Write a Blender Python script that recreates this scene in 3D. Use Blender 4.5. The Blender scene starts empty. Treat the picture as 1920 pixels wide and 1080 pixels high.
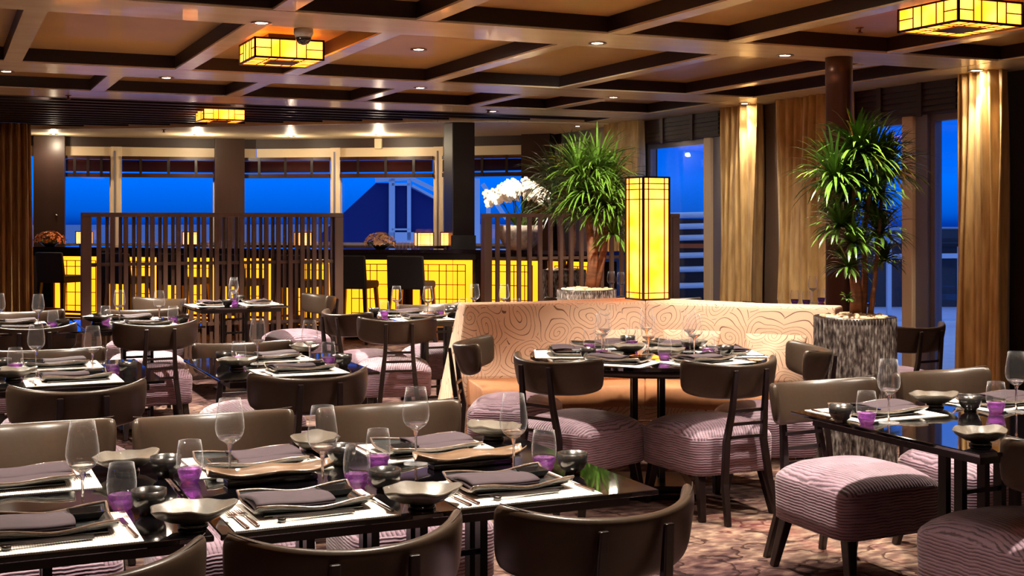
import bpy, math, random
from math import pi, sin, cos, radians
from mathutils import Vector, Matrix, Euler
random.seed(7)
S = bpy.context.scene
COL = S.collection

# ------------------------------------------------------------------ camera
FPX, HOR, YAW, EYE = 2350.0, 410.0, radians(24.5), 1.5
cam_d = bpy.data.cameras.new('camera'); cam = bpy.data.objects.new('camera', cam_d); COL.objects.link(cam)
cam.location = (0, 0, EYE); cam.rotation_euler = (pi/2, 0, -YAW)
cam_d.sensor_width = 36; cam_d.lens = FPX/1920*36; cam_d.shift_y = -(540-HOR)/1920
cam_d.clip_start = 0.05; cam_d.clip_end = 3000
S.camera = cam
S.view_settings.view_transform = 'Standard'; S.view_settings.look = 'None'
S.view_settings.exposure = 0.2; S.view_settings.gamma = 1.0; S.view_settings.use_curve_mapping = False
S.cycles.max_bounces = 10; S.cycles.transmission_bounces = 10; S.cycles.transparent_max_bounces = 24
S.cycles.caustics_reflective = False; S.cycles.caustics_refractive = False
S.cycles.sample_clamp_indirect = 25.0

def at(px, py, z):
    "floor-plan point where the sight line of a pixel meets height z"
    u = (px-960)/FPX; d = (z-EYE)*FPX/(HOR-py); r = u*d
    return (sin(YAW)*d+cos(YAW)*r, cos(YAW)*d-sin(YAW)*r)
def atd(px, d):
    r = (px-960)/FPX*d
    return (sin(YAW)*d+cos(YAW)*r, cos(YAW)*d-sin(YAW)*r)
def onX(px, X):
    u = (px-960)/FPX; d = X/(sin(YAW)+cos(YAW)*u)
    return cos(YAW)*d-sin(YAW)*u*d
def lin(c):
    return tuple(((v/255)/12.92 if v/255 <= .04045 else ((v/255+.055)/1.055)**2.4) for v in c)+(1,)

# ------------------------------------------------------------------ world: dusk sky over the sea
W = bpy.data.worlds.new('dusk'); S.world = W; W.use_nodes = True
nt = W.node_tree; nt.nodes.clear()
out = nt.nodes.new('ShaderNodeOutputWorld'); bg = nt.nodes.new('ShaderNodeBackground')
tc = nt.nodes.new('ShaderNodeTexCoord'); sp = nt.nodes.new('ShaderNodeSeparateXYZ'); rp = nt.nodes.new('ShaderNodeValToRGB')
ma = nt.nodes.new('ShaderNodeMath'); ma.operation = 'MULTIPLY_ADD'; ma.inputs[1].default_value = 1.0; ma.inputs[2].default_value = 0.5
nt.links.new(tc.outputs['Generated'], sp.inputs[0]); nt.links.new(sp.outputs['Z'], ma.inputs[0]); nt.links.new(ma.outputs[0], rp.inputs[0])
nt.links.new(rp.outputs[0], bg.inputs[0]); nt.links.new(bg.outputs[0], out.inputs[0]); bg.inputs[1].default_value = 1.0
e = rp.color_ramp.elements
e[0].position = 0.0; e[0].color = lin((0, 10, 50))
e[1].position = 0.478; e[1].color = lin((0, 20, 90))
for p, c in ((0.495, (0, 50, 150)), (0.505, (0, 92, 205)), (0.53, (0, 114, 246)), (0.56, (0, 100, 236)), (0.62, (30, 110, 225)), (0.75, (120, 160, 225)), (1.0, (150, 180, 230))):
    k = e.new(p); k.color = lin(c)

# ------------------------------------------------------------------ materials
def nodes(name):
    m = bpy.data.materials.new(name); m.use_nodes = True
    t = m.node_tree; t.nodes.clear()
    o = t.nodes.new('ShaderNodeOutputMaterial'); return m, t, o
def N(t, typ, **kw):
    n = t.nodes.new('ShaderNode'+typ)
    for k, v in kw.items():
        if k == 'op': n.operation = v
        elif k == 'ins':
            for i, x in v.items(): n.inputs[i].default_value = x
        else: setattr(n, k, v)
    return n
def ramp(t, fac, stops, interp='LINEAR'):
    r = t.nodes.new('ShaderNodeValToRGB'); r.color_ramp.interpolation = interp
    el = r.color_ramp.elements
    el[0].position = stops[0][0]; el[0].color = stops[0][1]; el[1].position = stops[1][0]; el[1].color = stops[1][1]
    for p, c in stops[2:]: el.new(p).color = c
    t.links.new(fac, r.inputs[0]); return r
def mat(name, c, rough=.5, metal=0., coat=0., spec=.5, noise=0., scale=(8, 8, 8), bump=0., ntype='Noise'):
    m, t, o = nodes(name); b = N(t, 'BsdfPrincipled'); t.links.new(b.outputs[0], o.inputs[0])
    b.inputs['Base Color'].default_value = lin(c); b.inputs['Roughness'].default_value = rough
    b.inputs['Metallic'].default_value = metal; b.inputs['Coat Weight'].default_value = coat
    b.inputs['Specular IOR Level'].default_value = spec
    if noise or bump:
        co = N(t, 'TexCoord'); mp = N(t, 'Mapping'); mp.inputs['Scale'].default_value = scale
        t.links.new(co.outputs['Object'], mp.inputs[0])
        nz = N(t, 'TexNoise', ins={'Scale': 1.0, 'Detail': 4.0}); t.links.new(mp.outputs[0], nz.inputs['Vector'])
        if noise:
            lo = tuple(v*(1-noise) for v in lin(c)[:3])+(1,); hi = tuple(min(1, v*(1+noise)) for v in lin(c)[:3])+(1,)
            r = ramp(t, nz.outputs['Fac'], [(.3, lo), (.7, hi)]); t.links.new(r.outputs[0], b.inputs['Base Color'])
        if bump:
            bp = N(t, 'Bump', ins={'Strength': bump, 'Distance': .01}); t.links.new(nz.outputs['Fac'], bp.inputs['Height'])
            t.links.new(bp.outputs[0], b.inputs['Normal'])
    return m
def emit(name, c, s):
    m, t, o = nodes(name); b = N(t, 'Emission'); b.inputs[0].default_value = lin(c); b.inputs[1].default_value = s
    t.links.new(b.outputs[0], o.inputs[0]); return m
def emit_noise(name, c1, c2, s, sc):
    if max(c1) <= 1: L1, L2 = tuple(c1)+(1,), tuple(c2)+(1,)
    else: L1, L2 = lin(c1), lin(c2)
    m, t, o = nodes(name); b = N(t, 'Emission'); b.inputs[1].default_value = s
    co = N(t, 'TexCoord'); nz = N(t, 'TexNoise', ins={'Scale': sc, 'Detail': 1.0}); t.links.new(co.outputs['Object'], nz.inputs['Vector'])
    r = ramp(t, nz.outputs['Fac'], [(.35, L1), (.65, L2)]); t.links.new(r.outputs[0], b.inputs[0])
    t.links.new(b.outputs[0], o.inputs[0]); return m
def thin_glass(name, tint=(255, 255, 255), refl=1.0, edge=0, power=2.4):
    m, t, o = nodes(name)
    tr = N(t, 'BsdfTransparent'); tr.inputs[0].default_value = lin(tint)
    gl = N(t, 'BsdfGlossy'); gl.inputs['Roughness'].default_value = .02
    lw = N(t, 'LayerWeight', ins={0: .5}); fr = N(t, 'Math', op='POWER', ins={1: power}); t.links.new(lw.outputs['Facing'], fr.inputs[0])
    mu = N(t, 'Math', op='MULTIPLY_ADD', ins={1: .6*refl, 2: .022*refl}); t.links.new(fr.outputs[0], mu.inputs[0])
    mu.use_clamp = True; mx = N(t, 'MixShader'); t.links.new(mu.outputs[0], mx.inputs[0]); t.links.new(tr.outputs[0], mx.inputs[1])
    if edge:  # white diffuse mixed into grazing edges imitates bright rim glints
        df = N(t, 'BsdfTranslucent'); df2 = N(t, 'BsdfDiffuse'); a_ = N(t, 'MixShader', ins={0: .5}); t.links.new(df.outputs[0], a_.inputs[1]); t.links.new(df2.outputs[0], a_.inputs[2])
        for q in (df, df2): q.inputs[0].default_value = (.95, .95, .97, 1)
        m2 = N(t, 'MixShader', ins={0: edge}); t.links.new(gl.outputs[0], m2.inputs[1]); t.links.new(a_.outputs[0], m2.inputs[2]); t.links.new(m2.outputs[0], mx.inputs[2])
    else: t.links.new(gl.outputs[0], mx.inputs[2])
    t.links.new(mx.outputs[0], o.inputs[0]); return m

M = {}
M['frame'] = mat('dark_stained_wood', (24, 11, 9), .34, coat=.15)
M['leather'] = mat('brown_leather', (62, 49, 38), .33, noise=.06, scale=(60, 60, 60), bump=.04)
M['stitch'] = mat('brown_thread', (50, 36, 30), .6)
M['gloss_black'] = mat('black_lacquer_glass', (7, 6, 8), .04, spec=.8, coat=1.)
M['steel'] = mat('satin_steel', (120, 112, 108), .28, metal=1.)
M['darksteel'] = mat('dark_steel', (15, 11, 11), .3, metal=.3)
M['napkin'] = mat('aubergine_linen', (56, 42, 49), .85, noise=.1, scale=(30, 30, 30), bump=.1)
M['plate'] = mat('graphite_glaze', (44, 46, 46), .22, coat=.6, noise=.3, scale=(15, 15, 15), bump=.15)
M['rim'] = mat('bronze_glaze_rim', (104, 86, 74), .22, coat=.8, noise=.3, scale=(40, 40, 40), bump=.2)
M['stoneware'] = mat('grey_stoneware', (86, 78, 68), .42, coat=.25, noise=.45, scale=(14, 14, 14), bump=.35)
M['oblong'] = mat('brown_stoneware', (98, 76, 58), .3, coat=.5, noise=.4, scale=(10, 30, 10), bump=.25)
M['pewter'] = mat('pewter', (86, 84, 82), .25, metal=.85, noise=.2, scale=(20, 20, 20))
M['dishblack'] = mat('black_glaze', (30, 28, 28), .15, coat=1.)
M['cutlery'] = mat('polished_steel', (190, 185, 180), .15, metal=1.)
M['handle'] = mat('dark_resin_handle', (60, 28, 14), .25, coat=.5)
M['glass'] = thin_glass('clear_crystal', (254, 254, 255), 2.0, .36, 3.8)
M['pane'] = thin_glass('window_glass', (246, 248, 255), .55)
m, t, o = nodes('violet_glass'); b = N(t, 'BsdfPrincipled'); t.links.new(b.outputs[0], o.inputs[0])
b.inputs['Base Color'].default_value = lin((232, 170, 244)); b.inputs['Roughness'].default_value = .02; b.inputs['Transmission Weight'].default_value = .7; b.inputs['IOR'].default_value = 1.35
tr = N(t, 'BsdfTransparent'); tr.inputs[0].default_value = lin((236, 180, 246)); mx = N(t, 'MixShader', ins={0: .45}); t.links.new(b.outputs[0], mx.inputs[1]); t.links.new(tr.outputs[0], mx.inputs[2])
df = N(t, 'BsdfTranslucent'); df.inputs[0].default_value = lin((235, 170, 245)); mx2 = N(t, 'MixShader', ins={0: .07}); t.links.new(mx.outputs[0], mx2.inputs[1]); t.links.new(df.outputs[0], mx2.inputs[2]); t.links.new(mx2.outputs[0], o.inputs[0])
M['violet'] = m
m, t, o = nodes('solid_crystal'); b = N(t, 'BsdfPrincipled', ins={'Roughness': .0, 'Transmission Weight': 1.0, 'IOR': 1.45}); b.inputs['Base Color'].default_value = (1, 1, 1, 1); tr = N(t, 'BsdfTransparent'); mx = N(t, 'MixShader', ins={0: .3})
t.links.new(b.outputs[0], mx.inputs[1]); t.links.new(tr.outputs[0], mx.inputs[2]); t.links.new(mx.outputs[0], o.inputs[0]); M['crystal'] = m
M['wall'] = mat('brown_wall_panel', (46, 30, 24), .5, noise=.12, scale=(3, 3, .6), bump=.03)
M['pillar'] = mat('dark_pillar_veneer', (52, 34, 27), .35, noise=.1, scale=(12, 12, .8))
M['pillar_grey'] = mat('taupe_wall', (104, 84, 70), .6, noise=.05)
M['black_col'] = mat('black_brown_column', (30, 18, 15), .35, noise=.1, scale=(10, 10, 1))
M['bronze'] = mat('bronze_pole', (92, 62, 48), .34, metal=.55, noise=.12, scale=(6, 6, 1))
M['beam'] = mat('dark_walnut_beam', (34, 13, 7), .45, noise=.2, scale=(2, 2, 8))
M['strip'] = mat('light_walnut_strip', (255, 234, 194), .26, coat=.3, noise=.1, scale=(1.5, 6, 6))
M['ceil'] = mat('walnut_ceiling_panel', (196, 154, 88), .42, coat=.1, noise=.1, scale=(1.2, 1.6, 3), bump=.01)
M['cream'] = mat('cream_soffit', (244, 222, 184), .45)
M['creamtrim'] = mat('cream_frame', (225, 203, 168), .4)
M['greyframe'] = mat('grey_window_frame', (120, 116, 130), .35)
M['blind'] = mat('mahogany_slat', (52, 18, 12), .35, coat=.2, noise=.15, scale=(1, 20, 20))
M['roman'] = mat('dark_brown_pelmet', (50, 32, 26), .5, noise=.1, scale=(1, 1, 30))
M['screen'] = mat('screen_wood', (84, 60, 49), .4, noise=.12, scale=(20, 20, 1))
M['barblack'] = mat('bar_black', (20, 13, 12), .3, coat=.3)
M['bartop'] = mat('bar_top', (34, 24, 30), .12, coat=1.)
M['stoolblack'] = mat('black_upholstery', (16, 10, 10), .7)
M['stoolwood'] = mat('oak_stool_leg', (120, 60, 24), .4)
M['glow'] = emit_noise('amber_panel_glow', (1, .25, .005), (1, .34, .014), 2.4, 1.2)
M['lantern'] = emit_noise('amber_lantern_glow', (1, .18, .007), (1, .29, .04), 5.0, 7.0)
M['lampglow'] = emit_noise('table_lamp_glow', (1, .26, .05), (1, .36, .12), 4.0, 8.)
M['spot'] = emit('spot_bulb', (255, 236, 214), 160.)
M['lattice'] = mat('lattice_bronze', (66, 34, 12), .5)
M['white'] = mat('white_plastic', (215, 205, 190), .5)
M['chrome'] = mat('chrome_ring', (170, 165, 165), .2, metal=1.)
M['sprinkler'] = mat('brass_sprinkler', (120, 70, 40), .3, metal=.8)
M['pebble'] = mat('pale_pebble', (226, 196, 160), .6, noise=.2, scale=(30, 30, 30))
M['trunk'] = mat('bark', (122, 78, 50), .7, noise=.35, scale=(12, 12, 40), bump=.5)
M['leaf'] = mat('glossy_leaf', (86, 122, 42), .26, noise=.55, scale=(7, 7, 7), coat=.25)
M['leafdark'] = mat('dark_leaf', (44, 74, 30), .35, noise=.4, scale=(7, 7, 7))
M['orchid'] = mat('orchid_white', (235, 218, 200), .6)
M['orange'] = mat('orange_petal', (255, 150, 70), .5, noise=.35, scale=(25, 25, 25))
M['peach'] = mat('peach_petal', (255, 196, 150), .5, noise=.25, scale=(25, 25, 25))
M['stoneorc'] = mat('rough_stone_bowl', (140, 124, 112), .7, noise=.4, scale=(20, 20, 20), bump=.4)
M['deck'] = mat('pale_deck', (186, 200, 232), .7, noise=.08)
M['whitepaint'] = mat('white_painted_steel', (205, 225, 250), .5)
M['bluepaint'] = mat('dark_blue_casing', (24, 44, 120), .8)  # one even dark blue for the funnel casing
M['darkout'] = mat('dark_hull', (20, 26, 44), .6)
M['orangeline'] = mat('orange_stripe', (220, 110, 50), .6)
M['redmetal'] = mat('green_sign', (30, 140, 90), .6)

# white woven place mat
m, t, o = nodes('woven_white_mat'); b = N(t, 'BsdfPrincipled', ins={'Roughness': .75}); t.links.new(b.outputs[0], o.inputs[0])
co = N(t, 'TexCoord'); wv = N(t, 'TexWave', ins={'Scale': 55., 'Distortion': .6, 'Detail': 1.}); wv.bands_direction = 'X'
t.links.new(co.outputs['Object'], wv.inputs['Vector'])
r = ramp(t, wv.outputs['Fac'], [(0, lin((205, 196, 182))), (.5, lin((250, 246, 236)))]); t.links.new(r.outputs[0], b.inputs['Base Color'])
M['mat'] = m
# pleated mauve seat velvet: horizontal pleats on the skirt, fanned pleats on the crown
m, t, o = nodes('pleated_mauve_velvet'); b = N(t, 'BsdfPrincipled', ins={'Roughness': .6, 'Sheen Weight': .35}); t.links.new(b.outputs[0], o.inputs[0])
co = N(t, 'TexCoord'); uv = N(t, 'UVMap')
mp = N(t, 'Mapping'); mp.inputs['Scale'].default_value = (7, 7, 1.2); t.links.new(co.outputs['Object'], mp.inputs[0])
nz = N(t, 'TexNoise', ins={'Scale': 3.0, 'Detail': 3.0}); t.links.new(mp.outputs[0], nz.inputs['Vector'])
s1 = N(t, 'SeparateXYZ'); t.links.new(uv.outputs[0], s1.inputs[0])
a1 = N(t, 'Math', op='MULTIPLY_ADD', ins={1: 24.0}); t.links.new(s1.outputs['Y'], a1.inputs[0])
a0 = N(t, 'Math', op='MULTIPLY', ins={1: 1.1}); t.links.new(nz.outputs['Fac'], a0.inputs[0]); t.links.new(a0.outputs[0], a1.inputs[2])
sn = N(t, 'Math', op='MULTIPLY', ins={1: 2*pi}); t.links.new(a1.outputs[0], sn.inputs[0]); s2 = N(t, 'Math', op='SINE'); t.links.new(sn.outputs[0], s2.inputs[0])
nb = N(t, 'TexNoise', ins={'Scale': 14.0, 'Detail': 2.0}); mp2 = N(t, 'Mapping'); mp2.inputs['Scale'].default_value = (1, 1, 6); t.links.new(co.outputs['Object'], mp2.inputs[0]); t.links.new(mp2.outputs[0], nb.inputs['Vector'])
ad = N(t, 'Math', op='MULTIPLY_ADD', ins={1: 2.4, 2: -1.2}); t.links.new(nb.outputs['Fac'], ad.inputs[0])
sm = N(t, 'Math', op='ADD'); t.links.new(s2.outputs[0], sm.inputs[0]); t.links.new(ad.outputs[0], sm.inputs[1])
r = ramp(t, sm.outputs[0], [(0.0, lin((146, 116, 132))), (.6, lin((128, 99, 114))), (.97, lin((78, 55, 68)))])
t.links.new(r.outputs[0], b.inputs['Base Color'])
bp = N(t, 'Bump', ins={'Strength': .35, 'Distance': -.004}); t.links.new(sm.outputs[0], bp.inputs['Height']); t.links.new(bp.outputs[0], b.inputs['Normal'])
M['velvet'] = m
# banquette cloth: spirals and flowing lines drawn in dark thread on tan
m, t, o = nodes('spiral_tan_cloth'); b = N(t, 'BsdfPrincipled', ins={'Roughness': .75}); t.links.new(b.outputs[0], o.inputs[0])
uv = N(t, 'UVMap'); mp = N(t, 'Mapping'); mp.inputs['Scale'].default_value = (4.6, 6.0, 1); t.links.new(uv.outputs[0], mp.inputs[0])
nz = N(t, 'TexNoise', ins={'Scale': .9, 'Detail': 1.0}); t.links.new(mp.outputs[0], nz.inputs['Vector'])
vm = N(t, 'VectorMath', operation='MULTIPLY_ADD'); t.links.new(nz.outputs['Color'], vm.inputs[0]); vm.inputs[1].default_value = (.9, .9, 0); t.links.new(mp.outputs[0], vm.inputs[2])
def voro(feature):
    v = N(t, 'TexVoronoi'); v.voronoi_dimensions = '2D'; v.feature = feature; v.inputs['Scale'].default_value = 1.0; v.inputs['Randomness'].default_value = .9
    t.links.new(vm.outputs[0], v.inputs['Vector']); return v
v1 = voro('F1'); v2 = voro('SMOOTH_F1'); v2.inputs['Smoothness'].default_value = .22
sb = N(t, 'VectorMath', operation='SUBTRACT'); t.links.new(vm.outputs[0], sb.inputs[0]); t.links.new(v1.outputs['Position'], sb.inputs[1])
sx = N(t, 'SeparateXYZ'); t.links.new(sb.outputs[0], sx.inputs[0]); an = N(t, 'Math', op='ARCTAN2'); t.links.new(sx.outputs['Y'], an.inputs[0]); t.links.new(sx.outputs['X'], an.inputs[1])
an2 = N(t, 'Math', op='MULTIPLY', ins={1: 1/(2*pi)}); t.links.new(an.outputs[0], an2.inputs[0])
d1 = N(t, 'Math', op='MULTIPLY_ADD', ins={1: 7.5}); t.links.new(v1.outputs['Distance'], d1.inputs[0]); t.links.new(an2.outputs[0], d1.inputs[2])
fr = N(t, 'Math', op='FRACT'); t.links.new(d1.outputs[0], fr.inputs[0])
d2 = N(t, 'Math', op='MULTIPLY', ins={1: 9.0}); t.links.new(v2.outputs['Distance'], d2.inputs[0]); f2 = N(t, 'Math', op='FRACT'); t.links.new(d2.outputs[0], f2.inputs[0])
gt = N(t, 'Math', op='GREATER_THAN', ins={1: .40}); t.links.new(v1.outputs['Distance'], gt.inputs[0])
mxf = N(t, 'Mix'); mxf.inputs[0].default_value = 0.; t.links.new(fr.outputs[0], mxf.inputs[2]); t.links.new(f2.outputs[0], mxf.inputs[3])
ab = N(t, 'Math', op='SUBTRACT', ins={1: .5}); t.links.new(mxf.outputs[0], ab.inputs[0]); ab2 = N(t, 'Math', op='ABSOLUTE'); t.links.new(ab.outputs[0], ab2.inputs[0])
r = ramp(t, ab2.outputs[0], [(.03, lin((110, 74, 56))), (.075, lin((218, 182, 154)))])
t.links.new(r.outputs[0], b.inputs['Base Color'])
M['sofa'] = m
M['sofaplain'] = mat('tan_cushion_cloth', (168, 112, 72), .7, noise=.1, scale=(20, 20, 20))
# carpet: blotched brown, rose and tan with drawn dark contours
m, t, o = nodes('figured_carpet'); b = N(t, 'BsdfPrincipled', ins={'Roughness': .95}); b.inputs['Specular IOR Level'].default_value = .1; t.links.new(b.outputs[0], o.inputs[0])
co = N(t, 'TexCoord'); n1 = N(t, 'TexNoise', ins={'Scale': .9, 'Detail': 5., 'Roughness': .6}); t.links.new(co.outputs['Object'], n1.inputs['Vector'])
n2 = N(t, 'TexNoise', ins={'Scale': 16., 'Detail': 4.}); mp = N(t, 'Mapping'); mp.inputs['Scale'].default_value = (.7, 1.4, 1); t.links.new(co.outputs['Object'], mp.inputs[0]); t.links.new(mp.outputs[0], n2.inputs['Vector'])
av = N(t, 'Math', op='MULTIPLY_ADD', ins={1: .36}); t.links.new(n2.outputs['Fac'], av.inputs[0])
am = N(t, 'Math', op='MULTIPLY', ins={1: .56}); t.links.new(n1.outputs['Fac'], am.inputs[0]); t.links.new(am.outputs[0], av.inputs[2])
r = ramp(t, av.outputs[0], [(.37, lin((40, 23, 26))), (.44, lin((76, 54, 52))), (.51, lin((108, 86, 76))), (.60, lin((156, 134, 114)))])
vr = N(t, 'TexVoronoi'); vr.feature = 'SMOOTH_F1'; vr.inputs['Scale'].default_value = 1.3; t.links.new(co.outputs['Object'], vr.inputs['Vector'])
dm = N(t, 'Math', op='MULTIPLY_ADD', ins={1: 8.0}); t.links.new(vr.outputs['Distance'], dm.inputs[0]); n3 = N(t, 'TexNoise', ins={'Scale': 4., 'Detail': 3.}); t.links.new(co.outputs['Object'], n3.inputs['Vector'])
n3m = N(t, 'Math', op='MULTIPLY', ins={1: 3.5}); t.links.new(n3.outputs['Fac'], n3m.inputs[0]); t.links.new(n3m.outputs[0], dm.inputs[2])
fr = N(t, 'Math', op='FRACT'); t.links.new(dm.outputs[0], fr.inputs[0])
lr = ramp(t, fr.outputs[0], [(.0, (.12, .06, .07, 1)), (.10, (.2, .12, .12, 1)), (.2, (1, 1, 1, 1))])
mx = N(t, 'Mix', data_type='RGBA', blend_type='MULTIPLY'); mx.inputs[0].default_value = .85
t.links.new(r.outputs[0], mx.inputs[6]); t.links.new(lr.outputs[0], mx.inputs[7])
rd = ramp(t, n1.outputs['Fac'], [(.60, (0, 0, 0, 1)), (.66, (1, 1, 1, 1))]); mx2 = N(t, 'Mix', data_type='RGBA'); mu = N(t, 'Math', op='MULTIPLY', ins={1: .4}); t.links.new(rd.outputs[0], mu.inputs[0])
t.links.new(mu.outputs[0], mx2.inputs[0]); t.links.new(mx.outputs[2], mx2.inputs[6]); mx2.inputs[7].default_value = lin((112, 38, 48))
t.links.new(mx2.outputs[2], b.inputs['Base Color'])
M['carpet'] = m
# gold curtain silk
m, t, o = nodes('gold_curtain_silk'); b = N(t, 'BsdfPrincipled', ins={'Roughness': .45, 'Sheen Weight': .3}); t.links.new(b.outputs[0], o.inputs[0])
co = N(t, 'TexCoord'); mp = N(t, 'Mapping'); mp.inputs['Scale'].default_value = (6, 6, 1.2); t.links.new(co.outputs['Object'], mp.inputs[0])
nz = N(t, 'TexNoise', ins={'Scale': 2.5, 'Detail': 5.}); t.links.new(mp.outputs[0], nz.inputs['Vector'])
r = ramp(t, nz.outputs['Fac'], [(.3, lin((172, 132, 70))), (.7, lin((226, 190, 124)))]); t.links.new(r.outputs[0], b.inputs['Base Color'])
M['curtain'] = m
# planter of bundled sticks
m, t, o = nodes('bundled_stick_cladding'); b = N(t, 'BsdfPrincipled', ins={'Roughness': .55}); t.links.new(b.outputs[0], o.inputs[0])
co = N(t, 'TexCoord'); mp = N(t, 'Mapping'); mp.inputs['Scale'].default_value = (60, 60, 22); t.links.new(co.outputs['Object'], mp.inputs[0])
nz = N(t, 'TexNoise', ins={'Scale': 1.0, 'Detail': 3.}); t.links.new(mp.outputs[0], nz.inputs['Vector'])
r = ramp(t, nz.outputs['Fac'], [(.34, lin((36, 28, 26))), (.5, lin((104, 92, 86))), (.68, lin((172, 164, 158)))]); t.links.new(r.outputs[0], b.inputs['Base Color'])
M['sticks'] = m

# ------------------------------------------------------------------ mesh building
class MB:
    def __init__(s): s.v = []; s.f = []; s.m = []; s.uv = {}
    def box(s, x0, y0, z0, x1, y1, z1, mi=0):
        n = len(s.v)
        s.v += [(x0,y0,z0),(x1,y0,z0),(x1,y1,z0),(x0,y1,z0),(x0,y0,z1),(x1,y0,z1),(x1,y1,z1),(x0,y1,z1)]
        for q in ((0,3,2,1),(4,5,6,7),(0,1,5,4),(1,2,6,5),(2,3,7,6),(3,0,4,7)): s.f.append(tuple(n+i for i in q)); s.m.append(mi)
        return s
    def rings(s, rs, cap0=True, cap1=True, closed=True, mi=0):
        k = len(rs[0]); n = len(s.v)
        for r in rs: s.v += [tuple(p) for p in r]
        for j in range(len(rs)-1):
            for i in range(k if closed else k-1):
                i2 = (i+1) % k; s.f.append((n+j*k+i, n+j*k+i2, n+(j+1)*k+i2, n+(j+1)*k+i)); s.m.append(mi)
        if cap0: s.f.append(tuple(n+i for i in reversed(range(k)))); s.m.append(mi)
        if cap1: s.f.append(tuple(n+(len(rs)-1)*k+i for i in range(k))); s.m.append(mi)
        return s
    def lathe(s, prof, k=20, c=(0, 0), cap0=True, cap1=True, mi=0, wob=None):
        rs = []
        for r, z in prof:
            rs.append([(c[0]+r*(1 if not wob else wob(2*pi*i/k, r, z))*cos(2*pi*i/k), c[1]+r*(1 if not wob else wob(2*pi*i/k, r, z))*sin(2*pi*i/k), z) for i in range(k)])
        return s.rings(rs, cap0, cap1, mi=mi)
    def tube(s, pts, rad, k=8, mi=0):
        pts = [Vector(p) for p in pts]; rs = []
        if not isinstance(rad, (list, tuple)): rad = [rad]*len(pts)
        for i, p in enumerate(pts):
            d = (pts[min(i+1, len(pts)-1)]-pts[max(i-1, 0)]).normalized()
            a = Vector((0, 0, 1)) if abs(d.z) < .9 else Vector((1, 0, 0))
            u = d.cross(a).normalized(); w = d.cross(u)
            rs.append([p+(u*cos(2*pi*j/k)+w*sin(2*pi*j/k))*rad[i] for j in range(k)])
        return s.rings(rs, mi=mi)
    def bar(s, p0, p1, w0, h0, w1=None, h1=None, side=(1, 0, 0), mi=0):
        "rectangular bar from p0 to p1; widths along 'side' and its normal"
        p0 = Vector(p0); p1 = Vector(p1); d = (p1-p0).normalized(); u = Vector(side); u = (u-d*u.dot(d)).normalized(); w = d.cross(u)
        w1 = w0 if w1 is None else w1; h1 = h0 if h1 is None else h1; rs = []
        for p, a, b_ in ((p0, w0, h0), (p1, w1, h1)):
            rs.append([p+u*(a/2*i)+w*(b_/2*j) for i, j in ((-1,-1),(1,-1),(1,1),(-1,1))])
        return s.rings(rs, mi=mi)
    def sheet(s, nx, ny, fn, th, mi=0, uvf=None):
        "solid sheet: fn(u,v)->(x,y,z) top surface, th thickness below"
        n = len(s.v); k = (nx+1)*(ny+1)
        for lay in (0, 1):
            for j in range(ny+1):
                for i in range(nx+1):
                    x, y, z = fn(i/nx, j/ny); s.v.append((x, y, z-(th if lay else 0)))
        g = lambda l, i, j: n+l*k+j*(nx+1)+i
        for j in range(ny):
            for i in range(nx):
                s.f.append((g(0,i,j), g(0,i+1,j), g(0,i+1,j+1), g(0,i,j+1))); s.m.append(mi)
                s.f.append((g(1,i,j), g(1,i,j+1), g(1,i+1,j+1), g(1,i+1,j))); s.m.append(mi)
        for i in range(nx):
            s.f.append((g(0,i,0), g(1,i,0), g(1,i+1,0), g(0,i+1,0))); s.f.append((g(0,i,ny), g(0,i+1,ny), g(1,i+1,ny), g(1,i,ny))); s.m += [mi]*2
        for j in range(ny):
            s.f.append((g(0,0,j), g(0,0,j+1), g(1,0,j+1), g(1,0,j))); s.f.append((g(0,nx,j), g(1,nx,j), g(1,nx,j+1), g(0,nx,j+1))); s.m += [mi]*2
        return s
    def prism(s, poly, z0, z1, mi=0):
        return s.rings([[(x, y, z0) for x, y in poly], [(x, y, z1) for x, y in poly]], mi=mi)
    def build(s, name, mats, parent=None, smooth=False, bevel=0, seg=2, uvfn=None):
        me = bpy.data.meshes.new(name); me.from_pydata(s.v, [], s.f)
        if not isinstance(mats, (list, tuple)): mats = [mats]
        for m_ in mats: me.materials.append(M[m_] if isinstance(m_, str) else m_)
        me.polygons.foreach_set('material_index', s.m)
        if smooth: me.polygons.foreach_set('use_smooth', [True]*len(s.f))
        if uvfn:
            ul = me.uv_layers.new(name='UVMap')
            for p in me.polygons:
                for li in p.loop_indices: ul.data[li].uv = uvfn(me.vertices[me.loops[li].vertex_index].co, p.normal)
        me.update()
        ob = bpy.data.objects.new(name, me); COL.objects.link(ob); ob.parent = parent
        if bevel:
            bv = ob.modifiers.new('bevel', 'BEVEL'); bv.width = bevel; bv.segments = seg; bv.limit_method = 'ANGLE'; bv.angle_limit = radians(40)
        return ob

def tag(o, label, cat, group=None):
    o['label'] = label; o['category'] = cat
    if group: o['group'] = group
    return o
def empty(name, loc=(0, 0, 0), rz=0):
    o = bpy.data.objects.new(name, None); o.empty_display_size = .05; COL.objects.link(o); o.location = loc; o.rotation_euler = (0, 0, rz); return o
def struct(o): o['kind'] = 'structure'; return o
def ctree(o, parent=None):
    c = o.copy(); COL.objects.link(c); c.parent = parent
    for k in kids.get(o.name, []): ctree(k, c)
    return c
kids = {}
PROTO = {}
def put(kind, loc, rz, label, cat, group=None, tilt=None):
    "first use moves the built thing itself, later uses copy it with its parts"
    p, used = PROTO[kind]
    if used:
        o = ctree(p)
    else:
        o = p; PROTO[kind] = (p, True)
        for q in [p]+[x for x in bpy.data.objects if x.parent == p]:
            kids[q.name] = [x for x in bpy.data.objects if x.parent == q]
    o.location = loc; o.rotation_euler = (0, 0, rz)
    tag(o, label, cat, group)
    return o
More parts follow.
